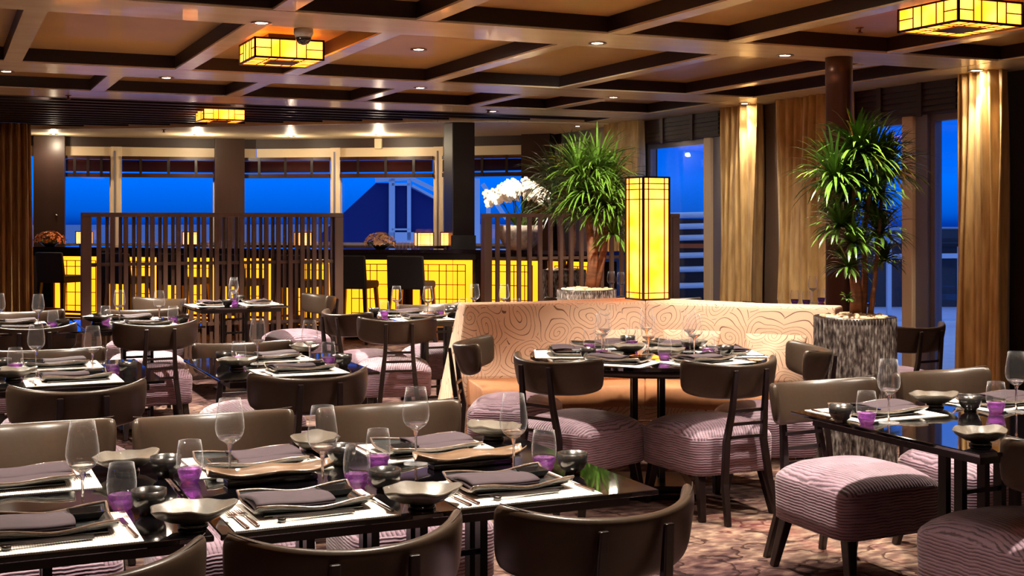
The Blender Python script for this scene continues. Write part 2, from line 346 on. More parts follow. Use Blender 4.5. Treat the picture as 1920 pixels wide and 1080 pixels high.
def rot2(x, y, a): return (x*cos(a)-y*sin(a), x*sin(a)+y*cos(a))

# ================================================================== SETTING
CZ = 2.70; XW = 7.95
rm = MB(); rm.box(-7, -5, -.12, 8.4, 22, 0)
floor = struct(rm.build('floor', 'carpet'))
# window facade: bow of the room, as plan points (outside face of soffit)
FAC = [(-7, 19.6), (1.25, 19.42), (4.36, 18.95), (6.74, 17.25), (7.5, 16.45), (XW, 16.0)]
INN = [(-7, 18.4), (1.23, 17.78), (2.59, 16.9), (3.69, 16.0), (5.58, 14.45), (6.36, 14.1), (7.3, 13.95), (XW, 13.9)]

# ceiling panels + beams
cm = MB(); cm.box(-7, -5, CZ+.11, 8.4, 20.5, CZ+.25)
ceiling = struct(cm.build('ceiling', 'ceil'))
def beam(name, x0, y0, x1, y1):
    b1 = MB().box(x0, y0, CZ+.012, x1, y1, CZ+.115).build(name, 'beam', ceiling)  # beam sides coloured far darker than their undersides
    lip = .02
    MB().box(x0+(lip if x1-x0 > .2 and y1-y0 > x1-x0 else 0), y0+(lip if x1-x0 > y1-y0 else 0), CZ, x1, y1, CZ+.012).build('beam_underside', 'strip', b1)
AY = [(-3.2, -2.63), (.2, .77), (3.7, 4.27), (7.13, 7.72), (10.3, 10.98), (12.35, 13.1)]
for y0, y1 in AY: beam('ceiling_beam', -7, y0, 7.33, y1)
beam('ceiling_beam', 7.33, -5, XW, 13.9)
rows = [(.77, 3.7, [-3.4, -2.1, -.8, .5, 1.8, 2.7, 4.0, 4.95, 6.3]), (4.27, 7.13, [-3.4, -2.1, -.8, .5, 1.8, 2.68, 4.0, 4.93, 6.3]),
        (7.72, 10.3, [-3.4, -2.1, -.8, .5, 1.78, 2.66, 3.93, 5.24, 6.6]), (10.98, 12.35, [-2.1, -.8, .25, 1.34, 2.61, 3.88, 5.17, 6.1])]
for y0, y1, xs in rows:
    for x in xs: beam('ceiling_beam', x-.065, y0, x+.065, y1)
# slatted recess between the last beam and the soffit
def innX(Y):
    for (xa, ya), (xb, yb) in zip(INN, INN[1:]):
        if yb <= Y <= ya and xb > xa: return xa+(ya-Y)/(ya-yb+1e-9)*(xb-xa)
    return 7.3
sl = MB()
Y = 13.35
while Y < 17.6:
    xe = innX(Y) if Y > 13.9 else 7.3
    sl.box(-7, Y, CZ+.02, xe-.05, Y+.07, CZ+.075); Y += .34
for i in range(26):
    x = -6+i*.5
    yy = 13.1
    y1 = 17.7 if x < 1.2 else next((ya+(x-xa)/(xb-xa)*(yb-ya) for (xa, ya), (xb, yb) in zip(INN, INN[1:]) if xa <= x <= xb), 13.95)
    if y1 > yy+.3 and x < 7.2: sl.box(x, yy, CZ+.075, x+.05, y1-.05, CZ+.11)
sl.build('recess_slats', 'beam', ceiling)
# cream soffit following the bow
poly = INN+list(reversed(FAC))
sf = MB().prism(poly, CZ, CZ+.06).build('soffit', 'cream', ceiling)
tr = MB()
for (xa, ya), (xb, yb) in zip(INN, INN[1:]):
    tr.bar((xa, ya, CZ+.06), (xb, yb, CZ+.06), .05, .14, side=(0, 1, 0))
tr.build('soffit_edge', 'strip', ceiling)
# walls
struct(MB().box(-7.1, -5, 0, -7, 20.5, CZ+.25).build('wall_left', 'wall'))
struct(MB().box(-7, -5.1, 0, 8.4, -5, CZ+.25).build('wall_rear', 'wall'))

def wall_quad(mb, a, b_, z0, z1, th=.12, off=0):
    a = Vector((a[0], a[1], 0)); b_ = Vector((b_[0], b_[1], 0)); d = (b_-a).normalized(); n = Vector((-d.y, d.x, 0))
    if n.y < 0 and abs(d.x) > .5: n = -n
    p = [a+n*off, b_+n*off, b_+n*(off+th), a+n*(off+th)]
    mb.rings([[(q.x, q.y, z0) for q in p], [(q.x, q.y, z1) for q in p]])
# front (bow) wall: fascia above, cream valance band, low wall under the sill
facpx = lambda px: None
def fac_at(px):
    "plan point of the facade line on a given sight direction"
    u = (px-960)/FPX; dx, dy = sin(YAW)+cos(YAW)*u, cos(YAW)-sin(YAW)*u
    for (xa, ya), (xb, yb) in zip(FAC, FAC[1:]):
        ex, ey = xb-xa, yb-ya; den = dx*ey-dy*ex
        if abs(den) < 1e-9: continue
        tt = (xa*ey-ya*ex)/den; s_ = (xa*dy-ya*dx)/den
        if -1e-6 <= s_ <= 1+1e-6: return (tt*dx, tt*dy)
    return (XW, XW/dx*dy)
fas = MB(); val = MB(); low = MB()
for a, b_ in zip(FAC, FAC[1:]):
    wall_quad(fas, a, b_, 2.56, CZ+.11, .12, .0); wall_quad(val, a, b_, 2.41, 2.56, .10, .02); wall_quad(low, a, b_, 0, 1.10, .12, .0)
wf = struct(low.build('wall_front', 'wall'))
fas.build('fascia', 'roman', wf)
struct(val.build('trim_1', 'creamtrim'))
# windows of the bow: panes between mullions and pillars
def facade_piece(name, px0, px1, z0, z1, th, off, m, parent=None):
    q = MB(); wall_quad(q, fac_at(px0), fac_at(px1), z0, z1, th, off); return q.build(name, m, parent)
def facade_pillar(px0, px1, dep=.22, m='pillar', z1=CZ):
    return facade_piece('wall_pillar', px0, px1, 0, z1, dep, -dep+.02, m, wf)
facade_pillar(65, 123); facade_pillar(402, 457); facade_pillar(987, 1040)
wins = [(123, 208), (228, 402), (457, 622), (640, 815), (833, 987)]
for i, (p0, p1) in enumerate(wins):
    w = struct(facade_piece('window_%d' % (i+1), p0, p1, 1.10, 1.14, .1, .0, 'greyframe'))
    facade_piece('pane', p0, p1, 1.14, 2.41, .012, .05, 'pane', w)
    facade_piece('jamb', p1-2.5, p1+2.5, 1.14, 2.41, .08, .01, 'creamtrim', w)
for j, (p0, p1) in enumerate(((208, 228), (622, 640), (815, 833))):
    w = struct(facade_piece('trim_%d' % (j+2), p0, p1, 1.10, 2.56, .10, -.06, 'creamtrim'))
    facade_piece('mullion_groove', p0+6, p0+9, 1.10, 2.5, .01, -.068, 'greyframe', w)
# right wall (window wall) parallel to Y at XW
def YR(px): return onX(px, XW)
segs = [(1113, 1145, 'p'), (1145, 1205, 'w'), (1425, 1465, 'p'), (1555, 1610, 'w'), (1860, 1990, 'p')]
wr = MB()
wr.box(XW, -5, 2.42, XW+.15, 16.0, CZ+.11)
wr.box(XW, YR(1213), 0, XW+.15, 16.05, 2.42)
wr.box(XW, YR(1480), 0, XW+.15, YR(1415), 2.42)
wr.box(XW, YR(1580), 0, XW+.15, YR(1480), 2.42)
wr.box(XW, -5, 0, XW+.15, YR(1812), 2.42)
wr.box(XW, YR(1812), 0, XW+.15, YR(1213), .06)
wall_right = struct(wr.build('wall_right', 'wall'))
MB().box(XW-.05, YR(1147), 0, XW+.02, YR(1113), CZ).build('wall_pillar', 'pillar_grey', wall_right)
MB().box(XW-.05, YR(1467), 0, XW+.02, YR(1422), CZ).build('wall_pillar', 'pillar_grey', wall_right)
MB().box(XW-.03, YR(1113)+.02, 2.40, XW-.005, 15.9, 2.55).build('valance_band', 'creamtrim', wall_right)
pel = MB()
for a, b_ in ((1205, 1360), (1597, 1808)):
    pel.box(XW-.08, YR(b_), 2.42, XW, YR(a), CZ)
    for k in range(5): pel.box(XW-.095, YR(b_), 2.44+k*.05, XW-.08, YR(a), 2.475+k*.05)
    for px in ((a*.68+b_*.32), (a*.32+b_*.68)): pel.box(XW-.11, YR(px)-.03, 2.40, XW-.095, YR(px)+.03, CZ)
pel.build('pelmet_boards', 'roman', wall_right)
def rwin(n, pa, pb, frame='greyframe'):
    ya, yb = YR(pb), YR(pa)
    w = struct(MB().box(XW+.02, ya, 2.36, XW+.1, yb, 2.42).box(XW+.02, ya, .06, XW+.1, yb, .12).box(XW+.02, ya, .12, XW+.1, ya+.05, 2.36).box(XW+.02, yb-.05, .12, XW+.1, yb, 2.36).build('window_%d' % n, frame))
    MB().box(XW+.05, ya+.05, .12, XW+.06, yb-.05, 2.36).build('pane', 'pane', w)
rwin(6, 1213, 1330); rwin(7, 1345, 1415); rwin(8, 1580, 1700); rwin(9, 1742, 1812)
for n, (a, b_, c_) in enumerate(((1327, 1340, 1362), (1700, 1720, 1742))):
    w = struct(MB().box(XW-.06, YR(b_), .0, XW+.02, YR(a), 2.42).build('trim_%d' % (n+5), 'creamtrim', bevel=.01))
    MB().box(XW-.02, YR(c_), .0, XW+.12, YR(b_), 2.42).build('mullion_panel', 'greyframe', w)
# baseboard
struct(MB().box(XW-.06, -5, 0, XW, YR(1812), .1).build('baseboard_right', 'frame'))

LIGHT = 5.4
ORD = ['first', 'second', 'third', 'fourth', 'fifth', 'sixth', 'seventh', 'eighth', 'ninth', 'tenth', 'eleventh', 'twelfth', 'thirteenth', 'fourteenth', 'fifteenth', 'sixteenth', 'seventeenth', 'eighteenth', 'nineteenth', 'twentieth']
# ================================================================== CEILING FITTINGS
def downlight(loc, energy, label, spot=True, size=1.35, blend=.5, z=CZ, col=(1, .88, .73), aim=None, halo=0):
    r = empty('downlight', (loc[0], loc[1], z)); tag(r, label, 'downlight', None)
    MB().lathe([(.062, 0), (.065, -.006), (.045, -.008), (.042, -.002)], 20, cap0=False, cap1=False).build('bezel', 'chrome', r, True)
    MB().lathe([(.04, -.003), (.0385, -.0035)], 16).build('bulb', 'spot', r)
    if spot:
        ld = bpy.data.lights.new('downlight_beam', 'SPOT'); ld.energy = energy*LIGHT; ld.spot_size = size; ld.spot_blend = blend; ld.shadow_soft_size = .035; ld.color = col
        lo = bpy.data.objects.new('downlight_beam', ld); COL.objects.link(lo); lo.parent = r; lo.location = (0, 0, -.012)
        if aim: lo.rotation_euler = Vector((aim[0]-loc[0], aim[1]-loc[1], aim[2]-z)).to_track_quat('-Z', 'Y').to_euler()
    if halo:
        ld = bpy.data.lights.new('fitting_glow', 'POINT'); ld.energy = halo; ld.shadow_soft_size = .03; ld.color = (1, .8, .55)
        lo = bpy.data.objects.new('fitting_glow', ld); COL.objects.link(lo); lo.parent = r; lo.location = (0, 0, -.13)
    return r
seen = [((490, 42), 'downlight in the nearest cross beam above the left lantern'), ((1120, 80), 'downlight in the nearest cross beam near the ceiling centre'),
        ((1472, 103), 'bright downlight in the cross beam just left of the round bronze pole'), ((1858, 133), 'downlight in the window-side beam above the rightmost curtain'),
        ((12, 133), 'downlight at the far left end of the second cross beam'), ((312, 145), 'downlight in the second cross beam below the smoke detector panel'),
        ((788, 164), 'downlight in the middle of the second cross beam'), ((1150, 182), 'starry bright downlight in the second cross beam above the far plant'),
        ((1408, 194), 'downlight in the window-side beam above the narrow gold curtain'), ((1083, 236), 'downlight where the cream soffit meets the window-side beam'),
        ((100, 251), 'small downlight in cream soffit near the left curtain'), ((370, 252), 'bright downlight in cream soffit below the far lantern'),
        ((545, 255), 'small downlight in cream soffit above the third window'), ((710, 252), 'bright downlight in cream soffit above the fourth window')]
for (p, lab) in seen:
    downlight((lambda q: (min(q[0], 7.6), q[1]))(at(p[0], p[1], CZ)), (6 if p[1] > 240 else 18 if p[0] in (1408, 1858) else 85)*({(1120, 80): 1.1, (312, 145): 2.6, (12, 133): 1.8}.get(p, 1)), lab, size=1.9 if p == (312, 145) else 1.35 if p[1] < 240 else 2.6, aim={(1120, 80): (4.73, 8.94, 1.7), (312, 145): (1.95, 10.1, .75), (12, 133): (.5, 9.4, .75)}.get(p), halo={(370, 252): 22, (710, 252): 22, (545, 255): 10, (100, 251): 9}.get(p, 0))
for p, lab in (((318, 158), 'adjustable spot recessed in the small coffer beside the speaker disc'), ((785, 92), 'adjustable spot recessed in the large middle coffer'), ((560, 168), 'small round spot recessed in the third row coffer')):
    downlight(at(p[0], p[1], CZ+.11), 130, lab, z=CZ+.11)
# lights over the nearer half of the room, all unseen, some added to fill seats, sofa, plant and orchid
k = 0
near = [(-.3, 3.98), (1.15, 3.98), (2.6, 3.98), (4.1, 3.98), (5.6, 3.98), (1.2, 5.6), (-.6, 5.7), (-.2, 7.42), (3.0, 5.9), (4.1, 6.2), (4.4, 5.2), (7.6, 4.9), (3.2, 2.9), (1.5, 2.9), (.5, .5), (2.6, .5), (5.2, .5), (-2, 7.42), (-2, 10.6), (1.0, 13.6), (3.0, 13.6), (5.6, 12.8), (-1.2, 13.6), (-.4, 16.6), (6.2, 13.25)]
for x, y in near:
    k += 1
    zz = CZ if any(a <= y <= b_ for a, b_ in AY) or x > 7.33 else CZ+.11
    downlight((x, y), 64, 'unseen recessed downlight, %s from left in %s row from the rear wall' % (ORD[sum(1 for q in near if q[1] == y and q[0] < x)], ORD[sorted({q[1] for q in near}).index(y)]), z=zz)['group'] = 'ceiling downlights out of frame'

def lantern(cx, cy, w=.5, z0=2.62, z1=2.765, label='', ztop=CZ+.11):
    r = empty('ceiling_lantern', (cx, cy, z0)); tag(r, label, 'ceiling lantern')
    h = z1-z0; a = w/2
    MB().box(-a+.008, -a+.008, .008, a-.008, a-.008, h-.008).build('glowing_panels', 'lantern', r)
    f = MB(); e_ = .013
    for z in (0, h-e_):
        for sx in (-1, 1):
            f.box(min(sx*a, sx*(a-e_)), -a, z, max(sx*a, sx*(a-e_)), a, z+e_); f.box(-a, min(sx*a, sx*(a-e_)), z, a, max(sx*a, sx*(a-e_)), z+e_)
    for sx in (-1, 1):
        for sy in (-1, 1): f.box(min(sx*a, sx*(a-e_)), min(sy*a, sy*(a-e_)), 0, max(sx*a, sx*(a-e_)), max(sy*a, sy*(a-e_)), h)
    f.build('frame', 'frame', r)
    l = MB(); q = .003; wv_ = a-.006
    for frac in (.24, .36, .60, .74):
        x = -a+w*frac
        for s_ in (-1, 1):
            l.box(x-q, s_*wv_-q, 0, x+q, s_*wv_+q, h); l.box(s_*wv_-q, x-q, 0, s_*wv_+q, x+q, h)
        l.box(x-q, -a, .004, x+q, a, .007); l.box(-a, x-q, .004, a, x+q, .007)
    for x0, x1 in ((-a, -a+w*.24), (-a+w*.74, a)):
        for s_ in (-1, 1): l.box(x0, s_*wv_-q, h/2-q, x1, s_*wv_+q, h/2+q); l.box(s_*wv_-q, x0, h/2-q, s_*wv_+q, x1, h/2+q)
    l.box(-a*.42, -a*.42, -.002, a*.42, a*.42, .006)
    l.build('lattice', 'lattice', r)
    MB().box(-.12, -.12, h-.005, .12, .12, ztop-z0).build('ceiling_mount', 'frame', r)
    ld = bpy.data.lights.new('lantern_glow', 'POINT'); ld.energy = 9; ld.shadow_soft_size = .08; ld.color = (1, .55, .15)
    for dx, dy in ((a+.1, 0),):
        pass
    return r
def lant_px(px, py, w, lab):
    x, y = at(px, py, 2.62); return lantern(x+w/2, y+w/2, w, label=lab)
lant_px(477, 107, .5, 'square amber ceiling lantern with dark lattice, behind the camera dome')
lant_px(1797, 40, .5, 'square amber ceiling lantern with dark lattice at the top right corner')
lx, ly = at(381, 224, 2.62); lantern(lx+.24, ly+.24, .48, label='small-looking amber ceiling lantern in the dark slatted recess by the bar')
for x, y, w_ in ((3.4, 2.2, 'above the front right tables'), (-.2, 5.6, 'above the second row left table'), (-1.4, 1.9, 'above the camera side at left'), (-1.4, 9.0, 'above the third row tables')):
    lantern(x, y, label='square amber ceiling lantern out of frame '+w_)
# smoke detector, speaker disc, camera dome, sprinklers
def small(name, loc, prof, m, lab, cat, k=20):
    o = MB().lathe(prof, k).build(name, m, None, True); o.location = loc; return tag(o, lab, cat)
x, y = at(187, 101, CZ+.11); small('smoke_detector', (x, y, CZ+.11), [(.06, 0), (.062, -.02), (.045, -.025), (.05, -.03), (.04, -.05), (.015, -.056)], 'white', 'white round smoke detector on the upper left ceiling panel', 'smoke detector')
x, y = at(1083, 87, CZ+.11); 
x, y = at(298, 168, CZ+.11); small('ceiling_speaker', (x, y, CZ+.11), [(.12, 0), (.12, -.006), (.1, -.008)], 'strip', 'flat round speaker disc on the small ceiling coffer', 'speaker')
x, y = at(569, 54, CZ); cd_ = empty('security_camera', (x, y, CZ)); tag(cd_, 'white dome security camera hanging in front of the left lantern', 'camera')
MB().lathe([(.06, 0), (.062, -.03), (.05, -.055)], 20).build('housing', 'white', cd_, True)
MB().lathe([(.05, -.055), (.046, -.075), (.03, -.095), (.008, -.102)], 20).build('dome', 'dishblack', cd_, True)
for (px, py, lab) in ((128, 179, 'brass sprinkler head on the wide beam at left'), (915, 206, 'brass sprinkler head on the beam left of the plants'), (307, 243, 'brass sprinkler head on cream soffit below the far lantern'), (1612, 52, 'brass sprinkler head on the panel left of the right lantern')):
    zz = CZ+.11 if px == 1612 else CZ
    x, y = at(px, py, zz)
    small('sprinkler', (x, y, zz), [(.03, 0), (.03, -.004), (.01, -.006), (.009, -.03), (.022, -.032), (.022, -.036), (.008, -.04)], 'sprinkler', lab, 'sprinkler', 12)

# ================================================================== POLE AND COLUMN
x, y = at(1573, 108, CZ)
pole = MB().lathe([(.097, 0), (.097, CZ-.2), (.1, CZ-.2), (.1, CZ)], 32).build('round_pole', 'bronze', None, True); pole.location = (x, y, 0); tag(pole, 'round brown bronze pole rising behind the sofa to the ceiling', 'pole')
x, y = atd(861, 15.75)
colm = MB().box(-.15, -.15, 0, .15, .15, CZ).build('square_column', 'black_col', None, bevel=.008); colm.location = (x, y, 0); tag(colm, 'square near-black column standing at the bar', 'column')

# ================================================================== BLINDS
for i, (p0, p1) in enumerate(wins):
    a, b_ = fac_at(p0+1), fac_at(p1-1); a = Vector((a[0], a[1], 0)); b_ = Vector((b_[0], b_[1], 0)); d = (b_-a); L = d.length
    r = empty('window_blind', (a.x, a.y, 2.42), math.atan2(d.y, d.x))
    tag(r, 'raised mahogany slat blind at the %s bar window' % ['first and narrowest', 'second', 'third', 'fourth', 'fifth'][i]+(' from the left' if i < 4 else ', right of the column'), 'blind')
    s_ = MB(); z = -.01
    s_.box(0, -.10, -.05, L, -.02, 0); z = -.085
    while z > -.24: s_.rings([[(0, -.10, z), (0, -.095, z+.004), (0, -.06, z+.03), (0, -.065, z+.026)], [(L, -.10, z), (L, -.095, z+.004), (L, -.06, z+.03), (L, -.065, z+.026)]]); z -= .024
    s_.box(0, -.10, -.31, L, -.03, -.25)
    s_.build('slats', 'blind', r)
    for q in (.2, .5, .8): MB().box(L*q-.02, -.105, -.31, L*q+.02, -.10, 0).build('tape', 'black_col', r)

a = fac_at(710); bx_ = MB().box(-.055, -.05, 0, .055, .0, .15).build('wall_sensor_box', 'creamtrim', None, bevel=.004); bx_.location = (a[0], a[1]-.01, 2.54); bx_.rotation_euler = (0, 0, -.62)
tag(bx_, 'small cream box on the dark fascia above the fourth bar window', 'box')
a = fac_at(103); kb = MB().lathe([(.012, 0), (.02, .01), (.016, .022), (.004, .026)], 14).build('pillar_knob', 'chrome', None, True); kb.location = (a[0], a[1]-.205, 1.55); kb.rotation_euler = (pi/2, 0, 0)
tag(kb, 'small round brass knob on the pillar above the orange flowers', 'knob')
# ================================================================== CURTAINS
def curtain(p0, p1, label, folds=7, ztop=CZ, nrm=None, amp=.05, spread=.0):
    a = Vector((p0[0], p0[1], 0)); b_ = Vector((p1[0], p1[1], 0)); d = b_-a; L = d.length
    r = MB(); n = folds*12; rows_ = 14
    ph = random.random()*6
    def fn(u, v):
        z = ztop*v; w = 1+.0*v; pinch = 1-.12*math.exp(-((v-1)/.08)**2)
        x = L*(.5+(u-.5)*(1+spread*(1-v)))
        y = 1.5*amp*(sin(u*folds*2*pi+ph)+.35*sin(u*folds*4.7*pi+ph+v*1.5))*(.75+.35*(1-v))+.02*sin(v*5+u*9)
        return (x, y, z)
    r.sheet(n, rows_, fn, 0.0)
    r = MB()
    pts = [[fn(i/n, j/rows_) for i in range(n+1)] for j in range(rows_+1)]
    for j, row in enumerate(pts):
        r.v += row
    k = n+1
    for j in range(rows_):
        for i in range(n): r.f.append((j*k+i, j*k+i+1, (j+1)*k+i+1, (j+1)*k+i)); r.m.append(0)
    o = r.build('curtain', 'curtain', None, True); o.location = (a.x, a.y, 0.01); o.rotation_euler = (0, 0, math.atan2(d.y, d.x))
    so = o.modifiers.new('thickness', 'SOLIDIFY'); so.thickness = .006
    return tag(o, label, 'curtain')
XC = XW-.2
def yc(px): return onX(px, XC)
curtain((XC, yc(1200)), (XC, yc(1143)), 'brown gold curtain behind the far potted plant', 7, amp=.06)
curtain((XC, yc(1425)), (XC, yc(1360)), 'gold curtain left of the taupe wall strip', 6, amp=.05)
curtain((XC, yc(1590)), (XC, yc(1462)), 'wide bronze gold curtain behind the round pole', 8, amp=.05)
curtain((XC, yc(1884)), (XC, yc(1805)), 'long gold curtain at the right edge beside dark wall', 6, spread=.12)
x0, y0 = atd(-40, 15.7); x1, y1 = atd(58, 16.0); curtain((x0, y0), (x1, y1), 'tall gold brown curtain at the left edge by the bar end', 7, spread=.1)

# ================================================================== OUTSIDE THE WINDOWS
ob = MB().box(8.45, -8, -.3, 32, 34, -.05).build('deck', 'deck'); struct(ob); ob.name = 'floor_deck'
sea = MB().box(-1500, 20.4, -12.2, 1500, 2900, -12).build('sea', mat('sea_water', (6, 30, 90), .3)); struct(sea)
# railing outside the right windows
r = empty('deck_railing', (0, 0, -.05)); tag(r, 'white and glass deck railing outside the right windows', 'railing')
ra, rb = atd(1640, 17.8), atd(1900, 18.2)
d = Vector((rb[0]-ra[0], rb[1]-ra[1], 0)); L = d.length; r.location = (ra[0], ra[1], -.05); r.rotation_euler = (0, 0, math.atan2(d.y, d.x))
MB().box(0, -.03, 1.15, L, .05, 1.2).build('handrail', 'frame', r)
f = MB()
MB().box(0, .0, .98, L, .03, 1.05).build('top_rail', 'whitepaint', r)
MB().box(0, .0, .08, L, .03, .12).build('bottom_rail', 'whitepaint', r)
for q in (.09, .60, .66): 
    MB().box(L*q, -.01, 0, L*q+.06, .04, 1.15).build('post', 'whitepaint', r)
MB().box(0, .035, .12, L, .045, .98).build('glass_panel', 'pane', r)
# dark deck structures beyond the rail
o = MB().box(-2.6, 0, -.05, 2.6, 1.2, 1.05).build('deck_house', 'darkout'); x, y = atd(1745, 22); o.location = (x, y, 0); o.rotation_euler = (0, 0, -YAW); tag(o, 'dark low deck structure beyond the right windows', 'deck house')
o = MB().box(-.45, 0, 1.05, .6, 1.2, 1.32).build('deck_locker', 'darkout'); x, y = atd(1778, 21.9); o.location = (x, y, 0); o.rotation_euler = (0, 0, -YAW); tag(o, 'dark box on deck seen through the rightmost window', 'deck locker')
# stacked white curved louvres outside the window behind the lamp
x, y = atd(1299, 20)
r = empty('louvre_stack', (x, y, 0), -YAW); tag(r, 'stack of white louvres with an orange band, outside the window right of the tall lamp', 'louvres')
for i, z in enumerate((1.56, 1.38, 1.2, .92, .7, .44, .16)):
    q = MB().tube([(-.62+j*.16, .0-.12*cos((j/8-.5)*pi), z+.03*(j/8-.5)) for j in range(9)], [.028]+[.045]*7+[.028], 8)
    q.build('louvre', 'whitepaint', r, True)
MB().box(-.6, .0, 1.03, .62, .05, 1.1).build('orange_band', 'orangeline', r)
MB().box(-.6, .08, -.05, .62, .14, 1.5).build('backing', 'darkout', r)
# sloped funnel structure outside the fourth bar window
x, y = atd(735, 34)
r = empty('funnel_structure', (x, y, 0), -YAW); tag(r, 'dark blue sloping funnel casing with white frame outside the bar windows', 'ship funnel')
k_ = 34/FPX
def P(px, py): return ((px-735)*k_, EYE+(HOR-py)*k_)
pg = [P(600, 425), P(600, 430), P(735, 338), P(735, 520), P(600, 520)]
q = MB(); pl = [P(600, 440), P(705, 343), P(752, 343), P(835, 385), P(835, 520), P(600, 520)]
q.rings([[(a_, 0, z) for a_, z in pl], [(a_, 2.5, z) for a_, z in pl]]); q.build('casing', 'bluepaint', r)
f = MB()
for (p, q2, w_) in (((736, 335), (736, 450), .16), ((768, 338), (768, 450), .1), ((705, 338), (770, 334), .12), ((736, 346), (770, 346), .07), ((770, 334), (840, 368), .12), ((774, 348), (840, 384), .07), ((736, 430), (770, 430), .05), ((730, 445), (790, 445), .28)):
    a_, b2 = P(*p), P(*q2); f.bar((a_[0], -.15, a_[1]), (b2[0], -.15, b2[1]), w_, .12, side=(1, 0, 0) if abs(a_[0]-b2[0]) < .1 else (0, 0, 1))
for (p, q2, w_) in (((893, 335), (893, 470), .2), ((905, 345), (950, 410), .12), ((916, 365), (916, 470), .12)):
    a_, b2 = P(*p), P(*q2); f.bar((a_[0], -.15, a_[1]), (b2[0], -.15, b2[1]), w_, .12)
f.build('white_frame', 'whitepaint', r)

# ================================================================== BAR
def barpt(px, z=1.12):
    "front edge of the bar top, a smooth curve in plan"
    d = 17.0+(px-50)/(640-50)*(15.45-17.0) if px < 640 else 15.45-(px-640)/250*.2
    return atd(px, d)
pts = [barpt(p) for p in (42, 150, 280, 400, 520, 640, 760, 890)]
pts += [atd(1010, 14.95), atd(1130, 14.4)]
def offs(pts, o):
    res = []
    for i, p in enumerate(pts):
        a = Vector(pts[max(i-1, 0)]); b_ = Vector(pts[min(i+1, len(pts)-1)]); d = (b_-a).normalized(); n = Vector((-d.y, d.x)); res.append((p[0]+n.x*o, p[1]+n.y*o))
    return res
bar = empty('bar_counter', (pts[5][0], pts[5][1], 0)); tag(bar, 'long curved bar counter with glowing amber lattice front and black top', 'bar counter')
def rel(ps): return [(p[0]-pts[5][0], p[1]-pts[5][1]) for p in ps]
MB().prism(rel(pts)+list(reversed(rel(offs(pts, .62)))), 1.075, 1.12).build('counter_top', 'bartop', bar)
MB().prism(rel(offs(pts, .04))+list(reversed(rel(offs(pts, .58)))), 1.0, 1.075).build('apron', 'barblack', bar)
MB().prism(rel(offs(pts, .3))+list(reversed(rel(offs(pts, .58)))), 0, 1.0).build('body', 'barblack', bar)
MB().prism(rel(offs(pts, .14))+list(reversed(rel(offs(pts, .3)))), 0, .16).build('plinth', 'barblack', bar)
fp = offs(pts, .29)
# resample the front in ~0.62 m panels
acc = [0]
for a, b_ in zip(fp, fp[1:]): acc.append(acc[-1]+math.dist(a, b_))
def along(s_):
    for i in range(len(fp)-1):
        if s_ <= acc[i+1] or i == len(fp)-2:
            u = (s_-acc[i])/(acc[i+1]-acc[i]); return (fp[i][0]+(fp[i+1][0]-fp[i][0])*u, fp[i][1]+(fp[i+1][1]-fp[i][1])*u)
s_ = .3; PW = .88
while s_+PW < acc[-1]:
    a = along(s_); b_ = along(s_+PW-.09); L = math.dist(a, b_)
    pn = MB().box(0, -.02, .17, L, 0, .985).build('glowing_panel', 'glow', bar); pn.location = (a[0]-pts[5][0], a[1]-pts[5][1], 0); pn.rotation_euler = (0, 0, math.atan2(b_[1]-a[1], b_[0]-a[0]))
    g = MB(); t_ = .0045
    for q in (0, L): g.box(q-.018, -.05, .15, q+.018, 0, 1.0)
    x0_, x1_, z0_, z1_ = L*.14, L*.86, .24, .93
    for q in (x0_, x0_+.10, x0_+.24, x1_-.24, x1_-.10, x1_): g.box(q-t_, -.028, z0_, q+t_, -.02, z1_)
    for z in (z0_, z0_+.08, .5, .68, z1_-.08, z1_): g.box(x0_, -.028, z-t_, x1_, -.02, z+t_)
    g.build('lattice', 'lattice', pn)
    s_ += PW
# foot rail
MB().tube([(p[0], p[1], .2) for p in rel(offs(pts, .02))], .014, 8).build('foot_rail', 'steel', bar, True)

# bar stools (local: faces +Y towards the bar, origin on floor under seat)
r = empty('bar_stool')
MB().rings([[(-.235, -.23, .66), (.235, -.23, .66), (.235, -.17, .66), (-.235, -.17, .66)], [(-.23, -.27, 1.06), (.23, -.27, 1.06), (.225, -.22, 1.06), (-.225, -.22, 1.06)]]).build('backrest', 'stoolblack', r, bevel=.02)
MB().box(-.235, -.22, .66, .235, .23, .75).build('seat', 'stoolblack', r, bevel=.025)
for sx in (-1, 1):
    for sy in (-1, 1): MB().bar((sx*.2, sy*.19, .67), (sx*.24, sy*.24, 0), .045, .045, .03, .03).build('leg', 'stoolwood' if sy > 0 else 'frame', r)
MB().bar((-.22, .22, .25), (.22, .22, .25), .03, .03, side=(0, 0, 1)).bar((-.22, -.22, .32), (.22, -.22, .32), .03, .03, side=(0, 0, 1)).build('footrest', 'stoolwood', r)
PROTO['stool'] = (r, False)
for px, lab in ((118, 'black bar stool at the left end of the bar, left of the slatted screen'), (241, 'black bar stool behind the slatted screen, first from its left post'), (345, 'black bar stool behind the slatted screen, second from its left post'), (452, 'black bar stool behind the slatted screen, third from its left post'), (560, 'black bar stool behind the slatted screen, nearest its right post'), (665, 'black bar stool just right of the big slatted screen'), (772, 'black bar stool left of the square column')):
    a = Vector(barpt(px)); b_ = Vector(barpt(px+5)); ang = math.atan2((b_-a).y, (b_-a).x); n = Vector((sin(ang), -cos(ang)))
    p = a+n*.28; ray = Vector(atd(px, 1)); 
    d_ = p.dot(ray)/ray.dot(ray); q = ray*d_
    put('stool', (q.x, q.y, 0), ang-.12, lab, 'bar stool', 'stools along the bar')

